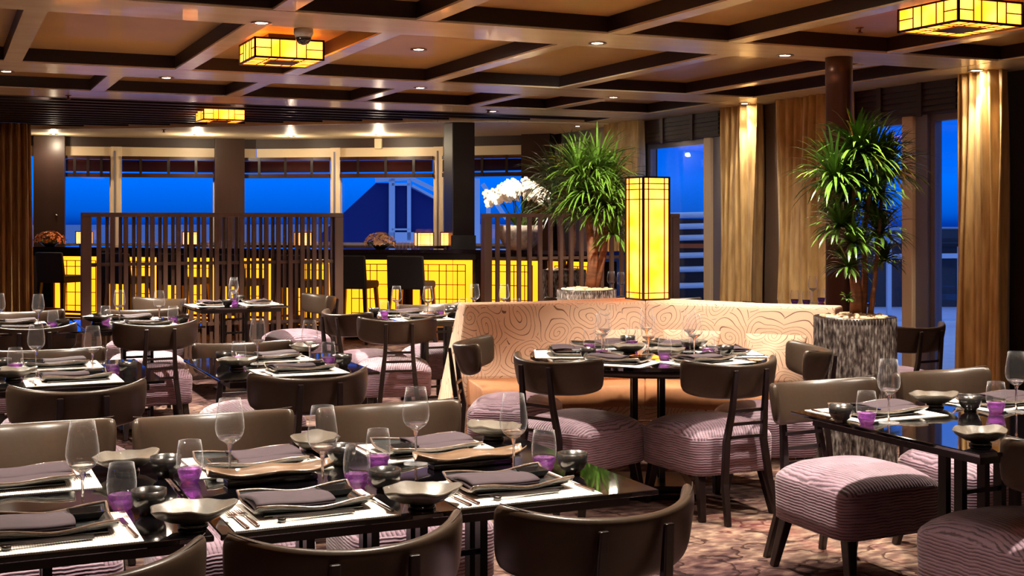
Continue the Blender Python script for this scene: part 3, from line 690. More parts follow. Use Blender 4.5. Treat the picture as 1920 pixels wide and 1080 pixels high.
# things on the bar
def on_bar(px, back=.3, z=1.12):
    a = Vector(barpt(px)); b_ = Vector(barpt(px+5)); d = (b_-a).normalized(); n = Vector((-d.y, d.x)); q = a+n*back; ray = Vector(atd(px, 1)); dd = q.dot(ray)/ray.dot(ray); return (ray.x*dd, ray.y*dd, z)
r = empty('bar_lamp')
MB().box(-.1, -.1, .04, .1, .1, .205).build('shade', 'lampglow', r)
f = MB()
for z in (.035, .2): f.box(-.108, -.108, z, .108, .108, z+.012)
for sx in (-1, 1):
    for sy in (-1, 1): f.box(sx*.1-.006, sy*.1-.006, .035, sx*.1+.006, sy*.1+.006, .21)
for q in (-.06, .06):
    for s2_ in (-1, 1): f.box(q-.002, s2_*.101-.002, .04, q+.002, s2_*.101+.002, .2); f.box(s2_*.101-.002, q-.002, .04, s2_*.101+.002, q+.002, .2)
    for s2_ in (-1, 1): f.box(-.1, s2_*.101-.002, .12+q-.002, .1, s2_*.101+.002, .12+q+.002)
f.build('frame', 'lattice', r)
MB().box(-.06, -.06, 0, .06, .06, .04).build('foot', 'frame', r)
PROTO['barlamp'] = (r, False)
for px, lab in ((158, 'square amber lamp on the bar beside the left screen post'), (357, 'square amber lamp on the bar seen through the middle of the screen'), (568, 'square amber lamp on the bar seen through the right of the screen'), (795, 'square amber lamp on the bar left of the square column')):
    put('barlamp', on_bar(px, .28), -YAW+.25, lab, 'lamp', 'small lamps along the bar')
put('barlamp', on_bar(842, .5), -YAW, 'amber lamp half hidden by the black box on the bar', 'lamp', 'small lamps along the bar')
o = MB().box(-.15, -.06, 0, .15, .1, .175).build('menu_box', 'stoolblack', None, bevel=.006); o.location = on_bar(869, .12); o.rotation_euler = (0, 0, -YAW); tag(o, 'black box on the bar in front of the square column', 'box')
def flower_bowl(px, m, lab, w=.42):
    r = empty('flower_arrangement', on_bar(px, .22), 0); tag(r, lab, 'flowers')
    MB().lathe([(.06, 0), (.1, .03), (.13, .06), (.12, .06), (.05, .03)], 16).build('bowl', 'barblack', r, True)
    q = MB(); rnd = random.Random(px)
    for i in range(75):
        th = rnd.random()*2*pi; ph = rnd.random()**.7*pi*.5; R_ = .16*(1+.2*rnd.random())
        c = Vector((R_*1.15*sin(ph)*cos(th), R_*sin(ph)*sin(th)*.8, .06+.16*cos(ph)*.9))
        nn = (c-Vector((0, 0, .02))).normalized(); u = nn.orthogonal().normalized(); v_ = nn.cross(u)
        for k2 in range(5):
            a0 = 2*pi*k2/5+rnd.random(); dr = (u*cos(a0)+v_*sin(a0)); sd = (u*-sin(a0)+v_*cos(a0)); n0 = len(q.v)
            q.v += [tuple(c), tuple(c+dr*.02+sd*.013+nn*.008), tuple(c+dr*.04+nn*.004), tuple(c+dr*.02-sd*.013+nn*.008)]; q.f.append((n0, n0+1, n0+2, n0+3)); q.m.append(0)
    q.build('blossoms', m, r)
    q = MB()
    for i in range(22):
        a0 = rnd.random()*2*pi; dr = Vector((cos(a0), sin(a0)*.8, 0)); c = dr*.1+Vector((0, 0, .05)); e2 = dr*(.2+rnd.random()*.05)+Vector((0, 0, .03+rnd.random()*.08)); sd = Vector((-dr.y, dr.x, 0))*.02; n0 = len(q.v); mid = (c+e2)/2+Vector((0, 0, .02))
        q.v += [tuple(c), tuple(mid+sd), tuple(e2), tuple(mid-sd)]; q.f.append((n0, n0+1, n0+2, n0+3)); q.m.append(0)
    q.build('leaves', 'leaf', r)
flower_bowl(93, 'orange', 'orange blossom arrangement at the left end of the bar')
flower_bowl(713, 'peach', 'peach blossom arrangement in a bowl on the bar right of the screen')
# rows of small glasses on the bar
r = empty('bar_glass'); MB().lathe([(.022, 0), (.03, .02), (.032, .09)], 10, cap1=False).build('body', 'glass', r, True)
PROTO['barglass'] = (r, False)
n = 0
for px0, px1, cnt, lab in ((262, 335, 9, 'small upturned glass in the row on the bar left of the middle lamp'), (388, 470, 8, 'small upturned glass in the row on the bar between the screen lamps'), (598, 632, 4, 'small upturned glass on the bar by the right post of the screen'), (745, 778, 6, 'small clear glass on the bar between flowers and lamp')):
    for i in range(cnt):
        px = px0+(px1-px0)*i/(cnt-1); p = on_bar(px, .45+.08*(i % 2))
        put('barglass', p, 0, ORD[i]+' '+lab, 'glass', 'rows of small glasses on the bar')
# orchid in a stone bowl on the bar
x, y = atd(975, 15.15)
r = empty('orchid_bowl', (x, y, 1.12)); tag(r, 'white orchids in a rough stone bowl behind the right screen', 'orchids')
MB().lathe([(.12, 0), (.2, .06), (.27, .2), (.285, .3), (.26, .3), (.22, .24)], 24, wob=lambda a, r_, z: 1+.02*sin(5*a+z*9)).build('stone_bowl', 'stoneorc', r, True)
q = MB(); st = MB(); lf = MB(); rnd = random.Random(4)
for i in range(17):
    a0 = rnd.random()*2*pi; bx = .12*cos(a0); by = .1*sin(a0); tx = -.33+.66*i/16
    P0 = Vector((bx, by, .28)); top = Vector((tx, by, .66+.12*cos((i/16-.45)*3))); end = top+Vector((.1 if tx > 0 else -.06, -.05, -.12))
    st.tube([P0, P0.lerp(top, .5)+Vector((0, 0, .05)), top, end], .005, 5)
    for j in range(8):
        c = top.lerp(end, j/7)+Vector((rnd.uniform(-.05, .05), rnd.uniform(-.06, .03), rnd.uniform(-.04, .05)))
        nn = Vector((rnd.uniform(-.5, .5), -1, rnd.uniform(-.2, .4))).normalized(); u = nn.orthogonal().normalized(); v_ = nn.cross(u)
        for k2 in range(5):
            a1_ = 2*pi*k2/5+rnd.random()*.3; dr = u*cos(a1_)+v_*sin(a1_); sd = u*-sin(a1_)+v_*cos(a1_); n0 = len(q.v)
            q.v += [tuple(c), tuple(c+dr*.034+sd*.032+nn*.008), tuple(c+dr*.062+sd*.016), tuple(c+dr*.062-sd*.016), tuple(c+dr*.034-sd*.032+nn*.008)]; q.f.append(tuple(range(n0, n0+5))); q.m.append(0)
for i in range(12):
    a0 = 2*pi*i/12; dr = Vector((cos(a0), sin(a0), 0)); sd = Vector((-dr.y, dr.x, 0))*.035; c = dr*.05+Vector((0, 0, .27)); m1 = dr*.15+Vector((0, 0, .42)); e2 = dr*.26+Vector((0, 0, .40)); n0 = len(lf.v)
    lf.v += [tuple(c), tuple(m1+sd), tuple(e2), tuple(m1-sd)]; lf.f.append((n0, n0+1, n0+2, n0+3)); lf.m.append(0)
q.build('blossoms', 'orchid', r); st.build('stems', 'leafdark', r, True); lf.build('leaves', 'leaf', r)

# ================================================================== SLATTED SCREENS
YS = 11.85
def screen_x(px):
    u = (px-960)/FPX; dd = YS/(cos(YAW)-sin(YAW)*u); return sin(YAW)*dd+cos(YAW)*u*dd
def screen(pa, pb, label, step, bo=.66, bw=.014):
    xa, xb = screen_x(pa), screen_x(pb); L = xb-xa; H = 1.555
    r = empty('slatted_screen', (xa, YS, 0)); tag(r, label, 'screen')
    MB().box(0, -.05, 0, .085, .05, H-.04).build('post', 'screen', r, bevel=.004); MB().box(L-.085, -.05, 0, L, .05, H-.04).build('post', 'screen', r, bevel=.004)
    MB().box(0, -.055, H-.04, L, .055, H).build('top_rail', 'screen', r, bevel=.004)
    MB().box(.085, -.012, 1.07, L-.085, .012, 1.1).box(.085, -.012, .5, L-.085, .012, .53).build('middle_rail', 'screen', r)
    MB().box(.085, -.05, .06, L-.085, .05, .1).build('bottom_rail', 'screen', r)
    s_ = MB(); x = .085+step*.55; i = 0
    while x < L-.1:
        s_.box(x-.019, -.05, .1, x+.019, -.014, H-.04); s_.box(x+step*bo-bw, .014, .1, x+step*bo+bw, .045, H-.04)
        x += step
    s_.build('slats', 'screen', r)
screen(152, 641, 'long dark slatted wooden screen in front of the bar, at left', .117)
screen(905, 1270, 'slatted wooden screen behind the sofa and orchids', .122, .26, .012)

# ================================================================== BANQUETTE
Cc = Vector(atd(1210, 8.53)); Lc = Vector(atd(872, 8.27)); Rc = Vector(atd(1566, 8.0))
SH = .93
bq = empty('banquette', (Cc.x, Cc.y, 0)); tag(bq, 'tan angled banquette sofa with dark spiral pattern behind the round table', 'sofa')
def leg_frame(a, b_):
    d = (b_-a).normalized(); n = Vector((d.y, -d.x))      # n points to the room (camera side)
    if n.dot(-a) < 0: n = -n
    return d, n
def miter(off, d1, n1, d2, n2):
    # intersection of both offset lines
    p1 = Cc+n1*off; p2 = Cc+n2*off; den = d1.x*d2.y-d1.y*d2.x; w = p2-p1; s1_ = (w.x*d2.y-w.y*d2.x)/den; return p1+d1*s1_
dL, nL = leg_frame(Lc, Cc); dR, nR = leg_frame(Cc, Rc)
def sect(side, prof, ext_end):
    "sweep a (offset,z) profile along a leg; returns rings at mitre and at the free end"
    out_ = []
    for j in (0, 1):
        ring = []
        for off, z in prof:
            mt = miter(off, dL, nL, dR, nR)
            if j == 0: p = mt
            else:
                e_ = ext_end(off, z); p = (Lc+nL*off-dL*e_) if side == 'L' else (Rc+nR*off+dR*e_)
            p = p-Cc; ring.append((p.x, p.y, z))
        out_.append(ring)
    # intermediate rings
    k2 = 6; return [[tuple(Vector(a).lerp(Vector(b_), i/k2)) for a, b_ in zip(*out_)] for i in range(k2+1)]
backprof = [(.0, SH-.012), (.012, SH-.03), (.06, .80), (.13, .6), (.18, .48), (.20, .3), (.20, .06), (-.28, .06), (-.28, SH-.03), (-.265, SH), (-.02, SH)]
for side, nm in (('L', 0), ('R', 1)):
    d_, n_ = (dL, nL) if side == 'L' else (dR, nR)
    ends = (lambda off, z: (1-z/SH)*.20) if side == 'L' else (lambda off, z: (1-z/SH)*.05)
    o = MB().rings(sect(side, backprof, ends)).build('backrest', 'sofa', bq, False, bevel=.012, uvfn=lambda co, nn, d_=d_: ((co.x*d_.x+co.y*d_.y), co.z-.6*(co.x*-d_.y+co.y*d_.x) if abs(nn.z) < .7 else (co.x*d_.y-co.y*d_.x)))
    seatprof = [(.19, .30), (.19, .45), (.22, .47), (.66, .475), (.70, .465), (.72, .43), (.72, .37), (.70, .335), (.66, .33)]
    fl = .02 if side == 'L' else -.28
    o = MB().rings(sect(side, seatprof, lambda off, z, fl=fl: fl)).build('seat_cushion', 'sofaplain', bq, True, bevel=.01)
    baseprof = [(.19, .06), (.19, .33), (.64, .33), (.64, .06)]
    MB().rings(sect(side, baseprof, lambda off, z, fl=fl: fl-.02)).build('seat_base', 'sofa', bq, uvfn=lambda co, nn, d_=d_: ((co.x*d_.x+co.y*d_.y), co.z))
    MB().rings(sect(side, [(.15, 0), (.15, .062), (.58, .062), (.58, 0)], lambda off, z, fl=fl: fl-.06)).build('plinth', 'frame', bq)
# triangular ledge behind the corner carrying the lamp
bk = [miter(-.27, dL, nL, dR, nR)-Cc, (Cc-dL*.75-nL*.27)-Cc, (Cc+Vector((.25, .55)))-Cc, (Cc+dR*.75-nR*.27)-Cc]
MB().prism([(bk[1].x, bk[1].y), (bk[0].x, bk[0].y), (bk[3].x, bk[3].y), (bk[2].x, bk[2].y)], .06, SH).build('corner_ledge', 'sofa', bq, bevel=.01, uvfn=lambda co, nn: (co.x, co.y if abs(nn.z) > .7 else co.z))
# loose cushion in the corner
for px, dd, lab in ((1180, 8.05, 'tan spiral cushion lying left of the banquette corner'), (1290, 8.0, 'tan spiral cushion lying right of the banquette corner'), (1450, 7.72, 'brown striped cushion near the right end of the banquette')):
    x, y = atd(px, dd)
    q = MB(); rs = []
    for j in range(9):
        v_ = j/8; zz = .04+.30*v_; th = .055*math.sin(pi*min(max(v_, .04), .96))**.5; hw = .19-.012*math.sin(pi*v_)
        rs.append([(hw*sx*(abs(cos(a))**.35)*(1 if cos(a) > 0 else -1)*sx, th*sin(a)+.12*v_, zz-.04) for sx in (1,) for a in [2*pi*i/20 for i in range(20)]])
    o = q.rings(rs).build('cushion', 'sofa', None, True, uvfn=lambda co, nn: (co.x, co.z)); o.location = (x, y, .476); o.rotation_euler = (0, 0, -YAW+(.22 if px < 1200 else -.35)); tag(o, lab, 'cushion')

# tall lantern lamp on the ledge
x, y = atd(1214, 8.86)
r = empty('tall_lantern', (x, y, SH), -YAW+radians(28)); tag(r, 'tall square amber lantern standing on the banquette corner', 'lamp')
a = .108; H = .865
MB().box(-a, -a, .01, a, a, H-.01).build('shade', 'lantern', r)
f = MB()
for sx in (-1, 1):
    for sy in (-1, 1): f.box(sx*a-.007, sy*a-.007, 0, sx*a+.007, sy*a+.007, H)
for z in (0, H-.012): f.box(-a-.007, -a-.007, z, a+.007, a+.007, z+.012)
f.build('frame', 'frame', r)
l = MB(); q = .0032
for s2_ in (-1, 1):
    for xx in (-a*.62, a*.62): l.box(xx-q, s2_*a-q*2, 0, xx+q, s2_*a+q*2, H); l.box(s2_*a-q*2, xx-q, 0, s2_*a+q*2, xx+q, H)
    for z in (.05, H-.05, H-.09, H-.16): l.box(-a, s2_*a-q*2, z-q, a, s2_*a+q*2, z+q); l.box(s2_*a-q*2, -a, z-q, s2_*a+q*2, a, z+q)
l.build('lattice', 'lattice', r)

# ================================================================== PLANTERS AND PLANTS
def stickpot(loc, R, H, label):
    r = empty('potted_dracaena', loc); tag(r, label, 'potted plant')
    rnd = random.Random(int(R*1000)); K = 78
    q = MB()
    rs = []
    for z in (0, H): 
        rs.append([((R+(.004 if j % 2 else -.003))*cos(pi*j/K), (R+(.004 if j % 2 else -.003))*sin(pi*j/K), z) for j in range(2*K)])
    q.rings(rs, cap1=False)
    q.build('stick_planter', 'sticks', r)
    MB().lathe([(R, H-.03), (R, H+.003), (R-.03, H+.003), (R-.03, H-.05)], 40, cap0=False, cap1=False).build('rim', 'frame', r, True)
    MB().lathe([(R-.02, H-.04), (R-.02, H-.03), (0.01, H-.02)], 30).build('soil', 'pebble', r)
    pb = MB()
    for i in range(150):
        a0 = rnd.random()*2*pi; rr = (R-.04)*math.sqrt(rnd.random()); s_ = rnd.uniform(.012, .024); cx, cy = rr*cos(a0), rr*sin(a0); cz = H-.02+rnd.uniform(0, .02)+.02*(1-rr/R)
        pb.rings([[(cx+s_*f_*cos(b2)*1.3, cy+s_*f_*sin(b2), cz+s_*.7*zz) for b2 in [2*pi*k2/6 for k2 in range(6)]] for f_, zz in ((.5, -.8), (1, 0), (.55, .8))])
    pb.build('pebbles', 'pebble', r, True)
    return r
def foliage(mb, c, L, n, rnd, up=.55, w=.012, droop=1.):
    for i in range(n):
        th = rnd.random()*2*pi; el = rnd.uniform(-.25, 1.35); ln = L*rnd.uniform(.75, 1.1)
        d = Vector((cos(th)*cos(el), sin(th)*cos(el), sin(el))); sd = Vector((-sin(th), cos(th), 0)); p = Vector(c); n0 = len(mb.v); v = Vector(d); K = 6
        for k2 in range(K+1):
            u = k2/K; ww = w*(.6+1.1*u)*(1-u)**.6*1.5 if u < 1 else 0
            mb.v += [tuple(p-sd*ww+Vector((0, 0, ww*.35))), tuple(p), tuple(p+sd*ww+Vector((0, 0, ww*.35)))]
            v = (v+Vector((0, 0, -.24*droop*(.3+u)))).normalized(); p = p+v*(ln/K)
        for k2 in range(K):
            a_ = n0+k2*3; mb.f += [(a_, a_+1, a_+4, a_+3), (a_+1, a_+2, a_+5, a_+4)]; mb.m += [0, 0]
def dracaena(px, d, R, H, label, stems, ros, L, dens, m='leaf', w=.012, seed=1):
    "stems: lists of (px,py,depth offset,radius); ros: (px,py,depth offset,size)"
    x, y = atd(px, d); r = stickpot((x, y, 0), R, H, label); rnd = random.Random(seed)
    def loc(p, q, dd):
        D = d+dd; X, Y = atd(p, D); return (X-x, Y-y, EYE+(HOR-q)*D/FPX)
    for s_ in stems:
        pts_ = [loc(a_, b2, c2) for a_, b2, c2, _ in s_]
        MB().tube(pts_, [q[3] for q in s_], 10).build('stem', 'trunk', r, True)
    fm = MB()
    for (a_, b2, c2, s2_) in ros: foliage(fm, loc(a_, b2, c2), L*s2_, int(dens*s2_), rnd, w=w)
    fm.build('foliage', m, r, True)
    return r
dracaena(1603, 7.3, .232, .93, 'tall dracaena in a stick-clad planter at the right end of the sofa',
         [[(1604, 590, 0, .036), (1606, 545, 0, .034), (1600, 500, 0, .03), (1592, 440, .05, .016), (1586, 380, .08, .013)],
          [(1618, 592, .05, .022), (1622, 520, .05, .018), (1620, 440, .0, .014), (1630, 360, -.05, .014), (1634, 320, -.05, .012)],
          [(1632, 588, 0, .018), (1640, 530, 0, .014), (1646, 460, 0, .013), (1652, 380, .05, .012), (1662, 330, .1, .011)],
          [(1596, 505, 0, .02), (1598, 420, -.05, .014), (1604, 330, -.05, .012), (1608, 290, -.05, .01)]],
         [(1608, 285, -.05, 1.15), (1636, 300, 0, 1.1), (1565, 335, -.1, 1.15), (1600, 340, 0, 1.0), (1660, 320, .1, 1.1), (1588, 378, .08, .9), (1640, 360, -.05, .8), (1575, 425, -.05, .85), (1600, 455, -.1, .7), (1650, 440, .05, .85), (1590, 500, -.1, .6), (1655, 490, .1, .6), (1635, 395, .1, .7), (1590, 560, -.15, .2)],
         .28, 125, w=.0078, seed=3)
dracaena(1100, 10.1, .235, .93, 'bushy dracaena in a stick planter behind the sofa, left of the tall lantern',
         [[(1108, 540, 0, .05), (1112, 490, 0, .045), (1106, 440, 0, .03), (1100, 380, 0, .022), (1098, 340, 0, .02)], [(1118, 540, 0, .03), (1130, 480, 0, .03), (1138, 420, 0, .02), (1140, 370, 0, .018)], [(1112, 500, 0, .03), (1122, 430, 0, .022), (1120, 350, 0, .018)]],
         [(1085, 325, -.05, 1.1), (1120, 318, 0, 1.15), (1145, 345, 0, 1.1), (1098, 360, -.1, 1.05), (1135, 385, -.1, 1.0), (1155, 400, 0, .9), (1075, 390, 0, .8), (1110, 400, 0, .9), (1150, 440, -.05, .7)],
         .37, 115, w=.0075, seed=5)
dracaena(1058, 13.95, .24, .93, 'dim dracaena in a stick planter behind the right screen',
         [[(1055, 512, 0, .05), (1052, 450, 0, .04), (1048, 380, 0, .03)], [(1066, 512, 0, .04), (1076, 450, 0, .03), (1072, 380, 0, .03)]],
         [(1042, 345, 0, 1.2), (1062, 330, 0, 1.2), (1050, 385, 0, 1.1), (1078, 370, 0, 1.), (1035, 400, 0, .8)], .46, 75, 'leafdark', w=.009, seed=8)

# ================================================================== DINING CHAIR (faces +Y, origin on the floor under the seat)
def sq(a, r, ex=4.0):
    c, s_ = cos(a), sin(a); return (r*abs(c)**(2/ex)*(1 if c > 0 else -1), r*abs(s_)**(2/ex)*(1 if s_ > 0 else -1))
ch = empty('dining_chair')
q = MB(); rs = []
for f_, z, ex in ((.965, .222, 7), (.985, .226, 7), (.99, .30, 7), (1.0, .37, 7), (.998, .398, 6.5), (.98, .412, 6), (.92, .435, 4.6), (.80, .458, 3.4), (.58, .474, 2.8), (.3, .482, 2.2), (.08, .485, 2.0)):
    ring = []
    for i in range(48):
        x, y = sq(2*pi*i/48, .262*f_, ex); ring.append((x*(1+.05*y/.26), y, z))
    rs.append(ring)
seat = q.rings(rs).build('seat', 'velvet', ch, True, uvfn=lambda co, nn: (co.x, co.z*3.4) if abs(nn.z) < .45 else (co.y, co.x*2.6+co.y*co.y*2.0))
def backrest():
    mb = MB(); rs = []; n = 20
    for i in range(n+1):
        t_ = -1+2*i/n; a = t_*1.02; x = .282*sin(a)/sin(1.02); y = -.325+.165*(1-cos(a))/(1-cos(1.02)); tx, ty = cos(a), sin(a)*1.1
        l_ = math.hypot(tx, ty); nx, ny = ty/l_, -tx/l_
        e_ = abs(t_)**7; zt = .778+.032*t_*t_-.008*e_; zb = .60+.018*t_*t_+.028*e_; th = .024*(1-.35*e_)
        zc, hh = (zt+zb)/2, (zt-zb)/2; ring = []
        for k in range(16):
            u, v = sq(2*pi*k/16, 1, 3.2); v2 = v
            tilt = .030*v2*(1-.9*t_*t_)
            ring.append((x+nx*(th*u+tilt), y+ny*(th*u+tilt), zc+hh*v2))
        rs.append(ring)
    return mb.rings(rs)
bo = backrest().build('backrest', 'leather', ch, True, bevel=0)
ss = bo.modifiers.new('smooth', 'SUBSURF'); ss.levels = 1; ss.render_levels = 1
st = MB()
for side in (1,):
    pts = []
    for i in range(21):
        t_ = -1+2*i/20; a = t_*.96; x = .282*sin(a)/sin(1.02); y = -.325+.165*(1-cos(a))/(1-cos(1.02))
        pts.append((x+.014*sin(a), y-.030*cos(a), .775+.035*t_*t_-.006))
    st.tube(pts, .0016, 4)
st.build('seam', 'stitch', bo, True)
for sx in (-1, 1):
    u = MB()
    P = [(sx*.092, -.372, .755), (sx*.098, -.345, .55), (sx*.112, -.318, .40), (sx*.135, -.335, .2), (sx*.155, -.39, 0)]
    wd = [.026, .028, .034, .034, .028]
    for i in range(4): pass
    rings = []
    for i, p in enumerate(P):
        w2 = wd[i]/2; h2 = (.008 if i == 0 else .014)
        rings.append([(p[0]+a_*w2, p[1]+b2*h2, p[2]) for a_, b2 in ((-1, -1), (1, -1), (1, 1), (-1, 1))])
    u.rings(rings).build('rear_leg', 'frame', ch, bevel=.004)
    MB().bar((sx*.20, .20, .235), (sx*.225, .245, 0), .05, .05, .032, .032).build('front_leg', 'frame', ch, bevel=.004)
    MB().bar((sx*.19, -.20, .235), (sx*.215, -.26, 0), .045, .045, .03, .03).build('middle_leg', 'frame', ch, bevel=.004)
for z in (.42, .485, .55): MB().bar((-.1, -.335, z), (.1, -.335, z), .012, .016, side=(0, 1, 0)).build('rung', 'frame', ch)
PROTO['chair'] = (ch, False)
CX, CY = .282, -.16   # end of the backrest in chair space
def chair_ends(pL, pR, away, label, group=None, rz=None):
    "place a chair from the two visible ends of its backrest"
    a = Vector(at(pL[0], pL[1], .785)); b_ = Vector(at(pR[0], pR[1], .785)); d = b_-a
    ang = math.atan2(d.y, d.x) if rz is None else rz
    if not away: ang = ang+pi if rz is None else rz
    mid = (a+b_)/2; ox, oy = rot2(0, CY, ang)
    return put('chair', (mid.x-ox, mid.y-oy, 0), ang, label, 'chair', group)
def chair_at(px, d, ang, label, group=None):
    x, y = atd(px, d); return put('chair', (x, y, 0), ang, label, 'chair', group)
G = 'brown leather bistro chairs with mauve seats'
chair_ends((917, 948), (1296, 917), True, 'brown leather chair at the bottom edge, its curved back whole below the foreground table', G, 0.03)
chair_ends((410, 1005), (868, 963), True, 'brown leather chair in the foreground, back cut by bottom edge left of centre', G, 0.02)
chair_ends((-112, 1060), (352, 1012), True, 'brown leather chair at the bottom left corner, only its right wing in view', G, 0.0)
chair_ends((247, 795), (556, 775), False, 'brown leather chair beyond the front table, in the middle of its far row', G, pi)
chair_ends((585, 775), (876, 756), False, 'brown leather chair beyond the front table, nearest the banquette', G, pi)
chair_ends((-110, 812), (211, 796), False, 'brown leather chair beyond the front table, cut by the left edge', G, pi)
chair_ends((12, 724), (275, 716), True, 'brown leather chair facing away at the near side of second row left table', G, .02)
chair_ends((461, 702), (688, 692), True, 'brown leather chair facing away at the second row middle table', G, .02)
chair_ends((362, 652), (548, 640), False, 'brown leather chair facing the camera beyond the second row middle table', G, pi)
chair_ends((-10, 667), (193, 652), False, 'brown leather chair facing the camera beyond second row left table', G, pi)
chair_ends((-42, 613), (158, 608), True, 'brown leather chair facing away at the third row table by the left edge', G, .02)
chair_ends((211, 607), (369, 602), True, 'brown leather chair facing away at the third row small table', G, .02)
chair_ends((-40, 590), (131, 581), False, 'brown leather chair facing the camera at the third row table by left edge', G, pi)
chair_ends((212, 585), (322, 579), False, 'brown leather chair facing the camera beyond the third row small table', G, pi)
chair_at(275, 12.0-1.0, pi*.75, 'dark leather chair turned sideways between the third row and the screen', G)
chair_at(556, 11.55, pi/2+.15, 'brown leather chair at the right end, table before the screen', G)
chair_ends((684, 592), (806, 599), True, 'brown leather chair facing away with open rungs, left of the banquette', G, -.25)
chair_at(690, 9.75, -pi/2+.35, 'brown leather chair side-on at the left end of the table left of the banquette', G)
chair_ends((742, 573), (872, 571), False, 'brown leather chair back in front of the bar stools', G, pi)
# round table chairs
def chair_dir(cd, cl, fd, fl, label):
    "seat centre (depth, side) and facing (depth, side) relative to the view axis"
    X = sin(YAW)*cd+cos(YAW)*cl; Yy = cos(YAW)*cd-sin(YAW)*cl; fx = sin(YAW)*fd+cos(YAW)*fl; fy = cos(YAW)*fd-sin(YAW)*fl
    return put('chair', (X, Yy, 0), math.atan2(fy, fx)-pi/2, label, 'chair', G)
chair_dir(6.62, .36, .70, .62, 'brown leather chair at the round table, left of its near side, facing away')
chair_dir(6.52, 1.02, .86, -.42, 'brown leather chair at the round table, right of its near side, long legs in view')
chair_dir(7.28, .02, -.12, 1.0, 'brown leather chair at the left end of the round table, seen side-on')
chair_dir(6.95, 1.40, .05, -1.0, 'brown leather chair at the right end of the round table beside the planter')
# right side
chair_ends((1450, 729), (1652, 712), False, 'brown leather chair at the far left of the right table, mauve seat fully in view', G, pi+.02)
chair_ends((1688, 707), (1860, 695), False, 'brown leather chair beyond the right table, in front of the long curtain', G, pi+.02)
chair_at(1915, 4.32, .03, 'brown leather chair with mauve seat at the lower right corner', G)
chair_ends((1640, 612), (1764, 604), True, 'dark leather chair by the window behind the planter', G, .05)
chair_at(1018, 11.6, .6, 'dark leather chair behind the sofa in front of the right screen', G)
chair_at(1262, 11.0, pi-.4, 'dark leather chair behind the tall lantern', G)
chair_at(2050, 7.6, pi, 'dark leather chair at the right edge by the brown wall', G)

# ================================================================== TABLES
def table(x, y, w, dpt, label, base='frame'):
    "rectangular table, (x,y) near-left corner; world aligned"
    r = empty('dining_table', (x+w/2, y+dpt/2, 0)); tag(r, label, 'table', None)
    MB().box(-w/2, -dpt/2, .735, w/2, dpt/2, .75).build('tabletop', 'gloss_black', r, bevel=.003)
    MB().box(-w/2+.06, -dpt/2+.06, .70, w/2-.06, dpt/2-.06, .735).build('apron', 'frame', r)
    for sx in ((-1, 1) if w > 1 else (0,)):
        cx = sx*w*.14
        f = MB()
        for ex in (-.095, .095):
            for ey in (-.04, .04): f.box(cx+ex-.012, ey-.02, .02, cx+ex+.012, ey+.02, .70)
        for z in (.12, .2, .5, .62): f.box(cx-.09, -.05, z, cx+.09, -.04, z+.016)
        f.build('pedestal', 'darksteel', r)
        MB().box(cx-.14, -dpt*.24, .0, cx+.14, dpt*.24, .022).build('foot_plate', 'darksteel', r, bevel=.004)
    return r
T = {}
def T_near_left(name, px, py, w, dpt, label):
    x, y = at(px, py, .75); T[name] = (x, y, w, dpt); return table(x, y, w, dpt, label)
def T_near_right(name, px, py, w, dpt, label):
    x, y = at(px, py, .75); T[name] = (x-w, y, w, dpt); return table(x-w, y, w, dpt, label)
T_near_left('front', 414, 1003, 1.207, 1.0, 'large black glossy table in the foreground set for four')
x0, y0, _, _ = T['front']; T['corner'] = (x0-1.222, y0, 1.207, 1.0); table(x0-1.222, y0, 1.207, 1.0, 'black glossy table at the bottom left corner, cut by the left edge')
T_near_right('second_left', 309, 713, 1.25, .98, 'black glossy table in the second row at the left edge, blue window reflections on it')
T_near_left('second_mid', 412, 713, .78, .95, 'small black glossy table in the second row, between the two away-facing chairs')
T_near_right('third_left', 160, 621, 1.2, .95, 'black table in the third row at the left edge')
T_near_right('third_mid', 386, 611, .80, .95, 'small black table in the third row before the long screen')
T_near_left('screen', 366, 579, .80, .75, 'small black table right in front of the long screen')
T_near_left('sofa_side', 742, 604, 1.35, .9, 'black table left of the banquette near the bar stools')
x, y = at(1482, 771, .75); T['right'] = (x, y-.98, 1.25, .98); table(x, y-.98, 1.25, .98, 'black glossy table on the right with blue window reflections')
x, y = atd(1160, 12.4); T['back1'] = (x-.35, y-.3, .75, .75); table(x-.35, y-.3, .75, .75, 'black table behind the banquette beside the tall lantern')
x, y = atd(1525, 11.2); T['back2'] = (x-.45, y-.3, .9, .75); table(x-.45, y-.3, .9, .75, 'black table behind the right wing of the banquette')
# round table
RX, RY = atd(1214, 6.94)
r = empty('round_table', (RX, RY, 0), -YAW); tag(r, 'round black glossy table in front of the spiral banquette', 'table')
MB().lathe([(.645, .728), (.652, .732), (.652, .746), (.648, .75)], 64).build('tabletop', 'gloss_black', r)
MB().lathe([(.60, .69), (.62, .728)], 48).build('apron', 'frame', r, True)
f = MB()
for ex in (-.075, .075):
    for ey in (-.05, .05): f.box(ex-.016, ey-.012, .02, ex+.016, ey+.012, .69)
f.build('pedestal', 'darksteel', r)
f = MB()
for z in (.36, .385, .22, .245): f.box(-.06, -.062, z, .06, -.055, z+.008)
f.build('cross_bars', 'steel', r)
MB().box(-.26, -.26, 0, .26, .26, .03).box(-.2, -.2, .03, .2, .2, .06).build('foot_plate', 'darksteel', r, bevel=.004)

# ================================================================== TABLEWARE
def proto(name): return empty(name)
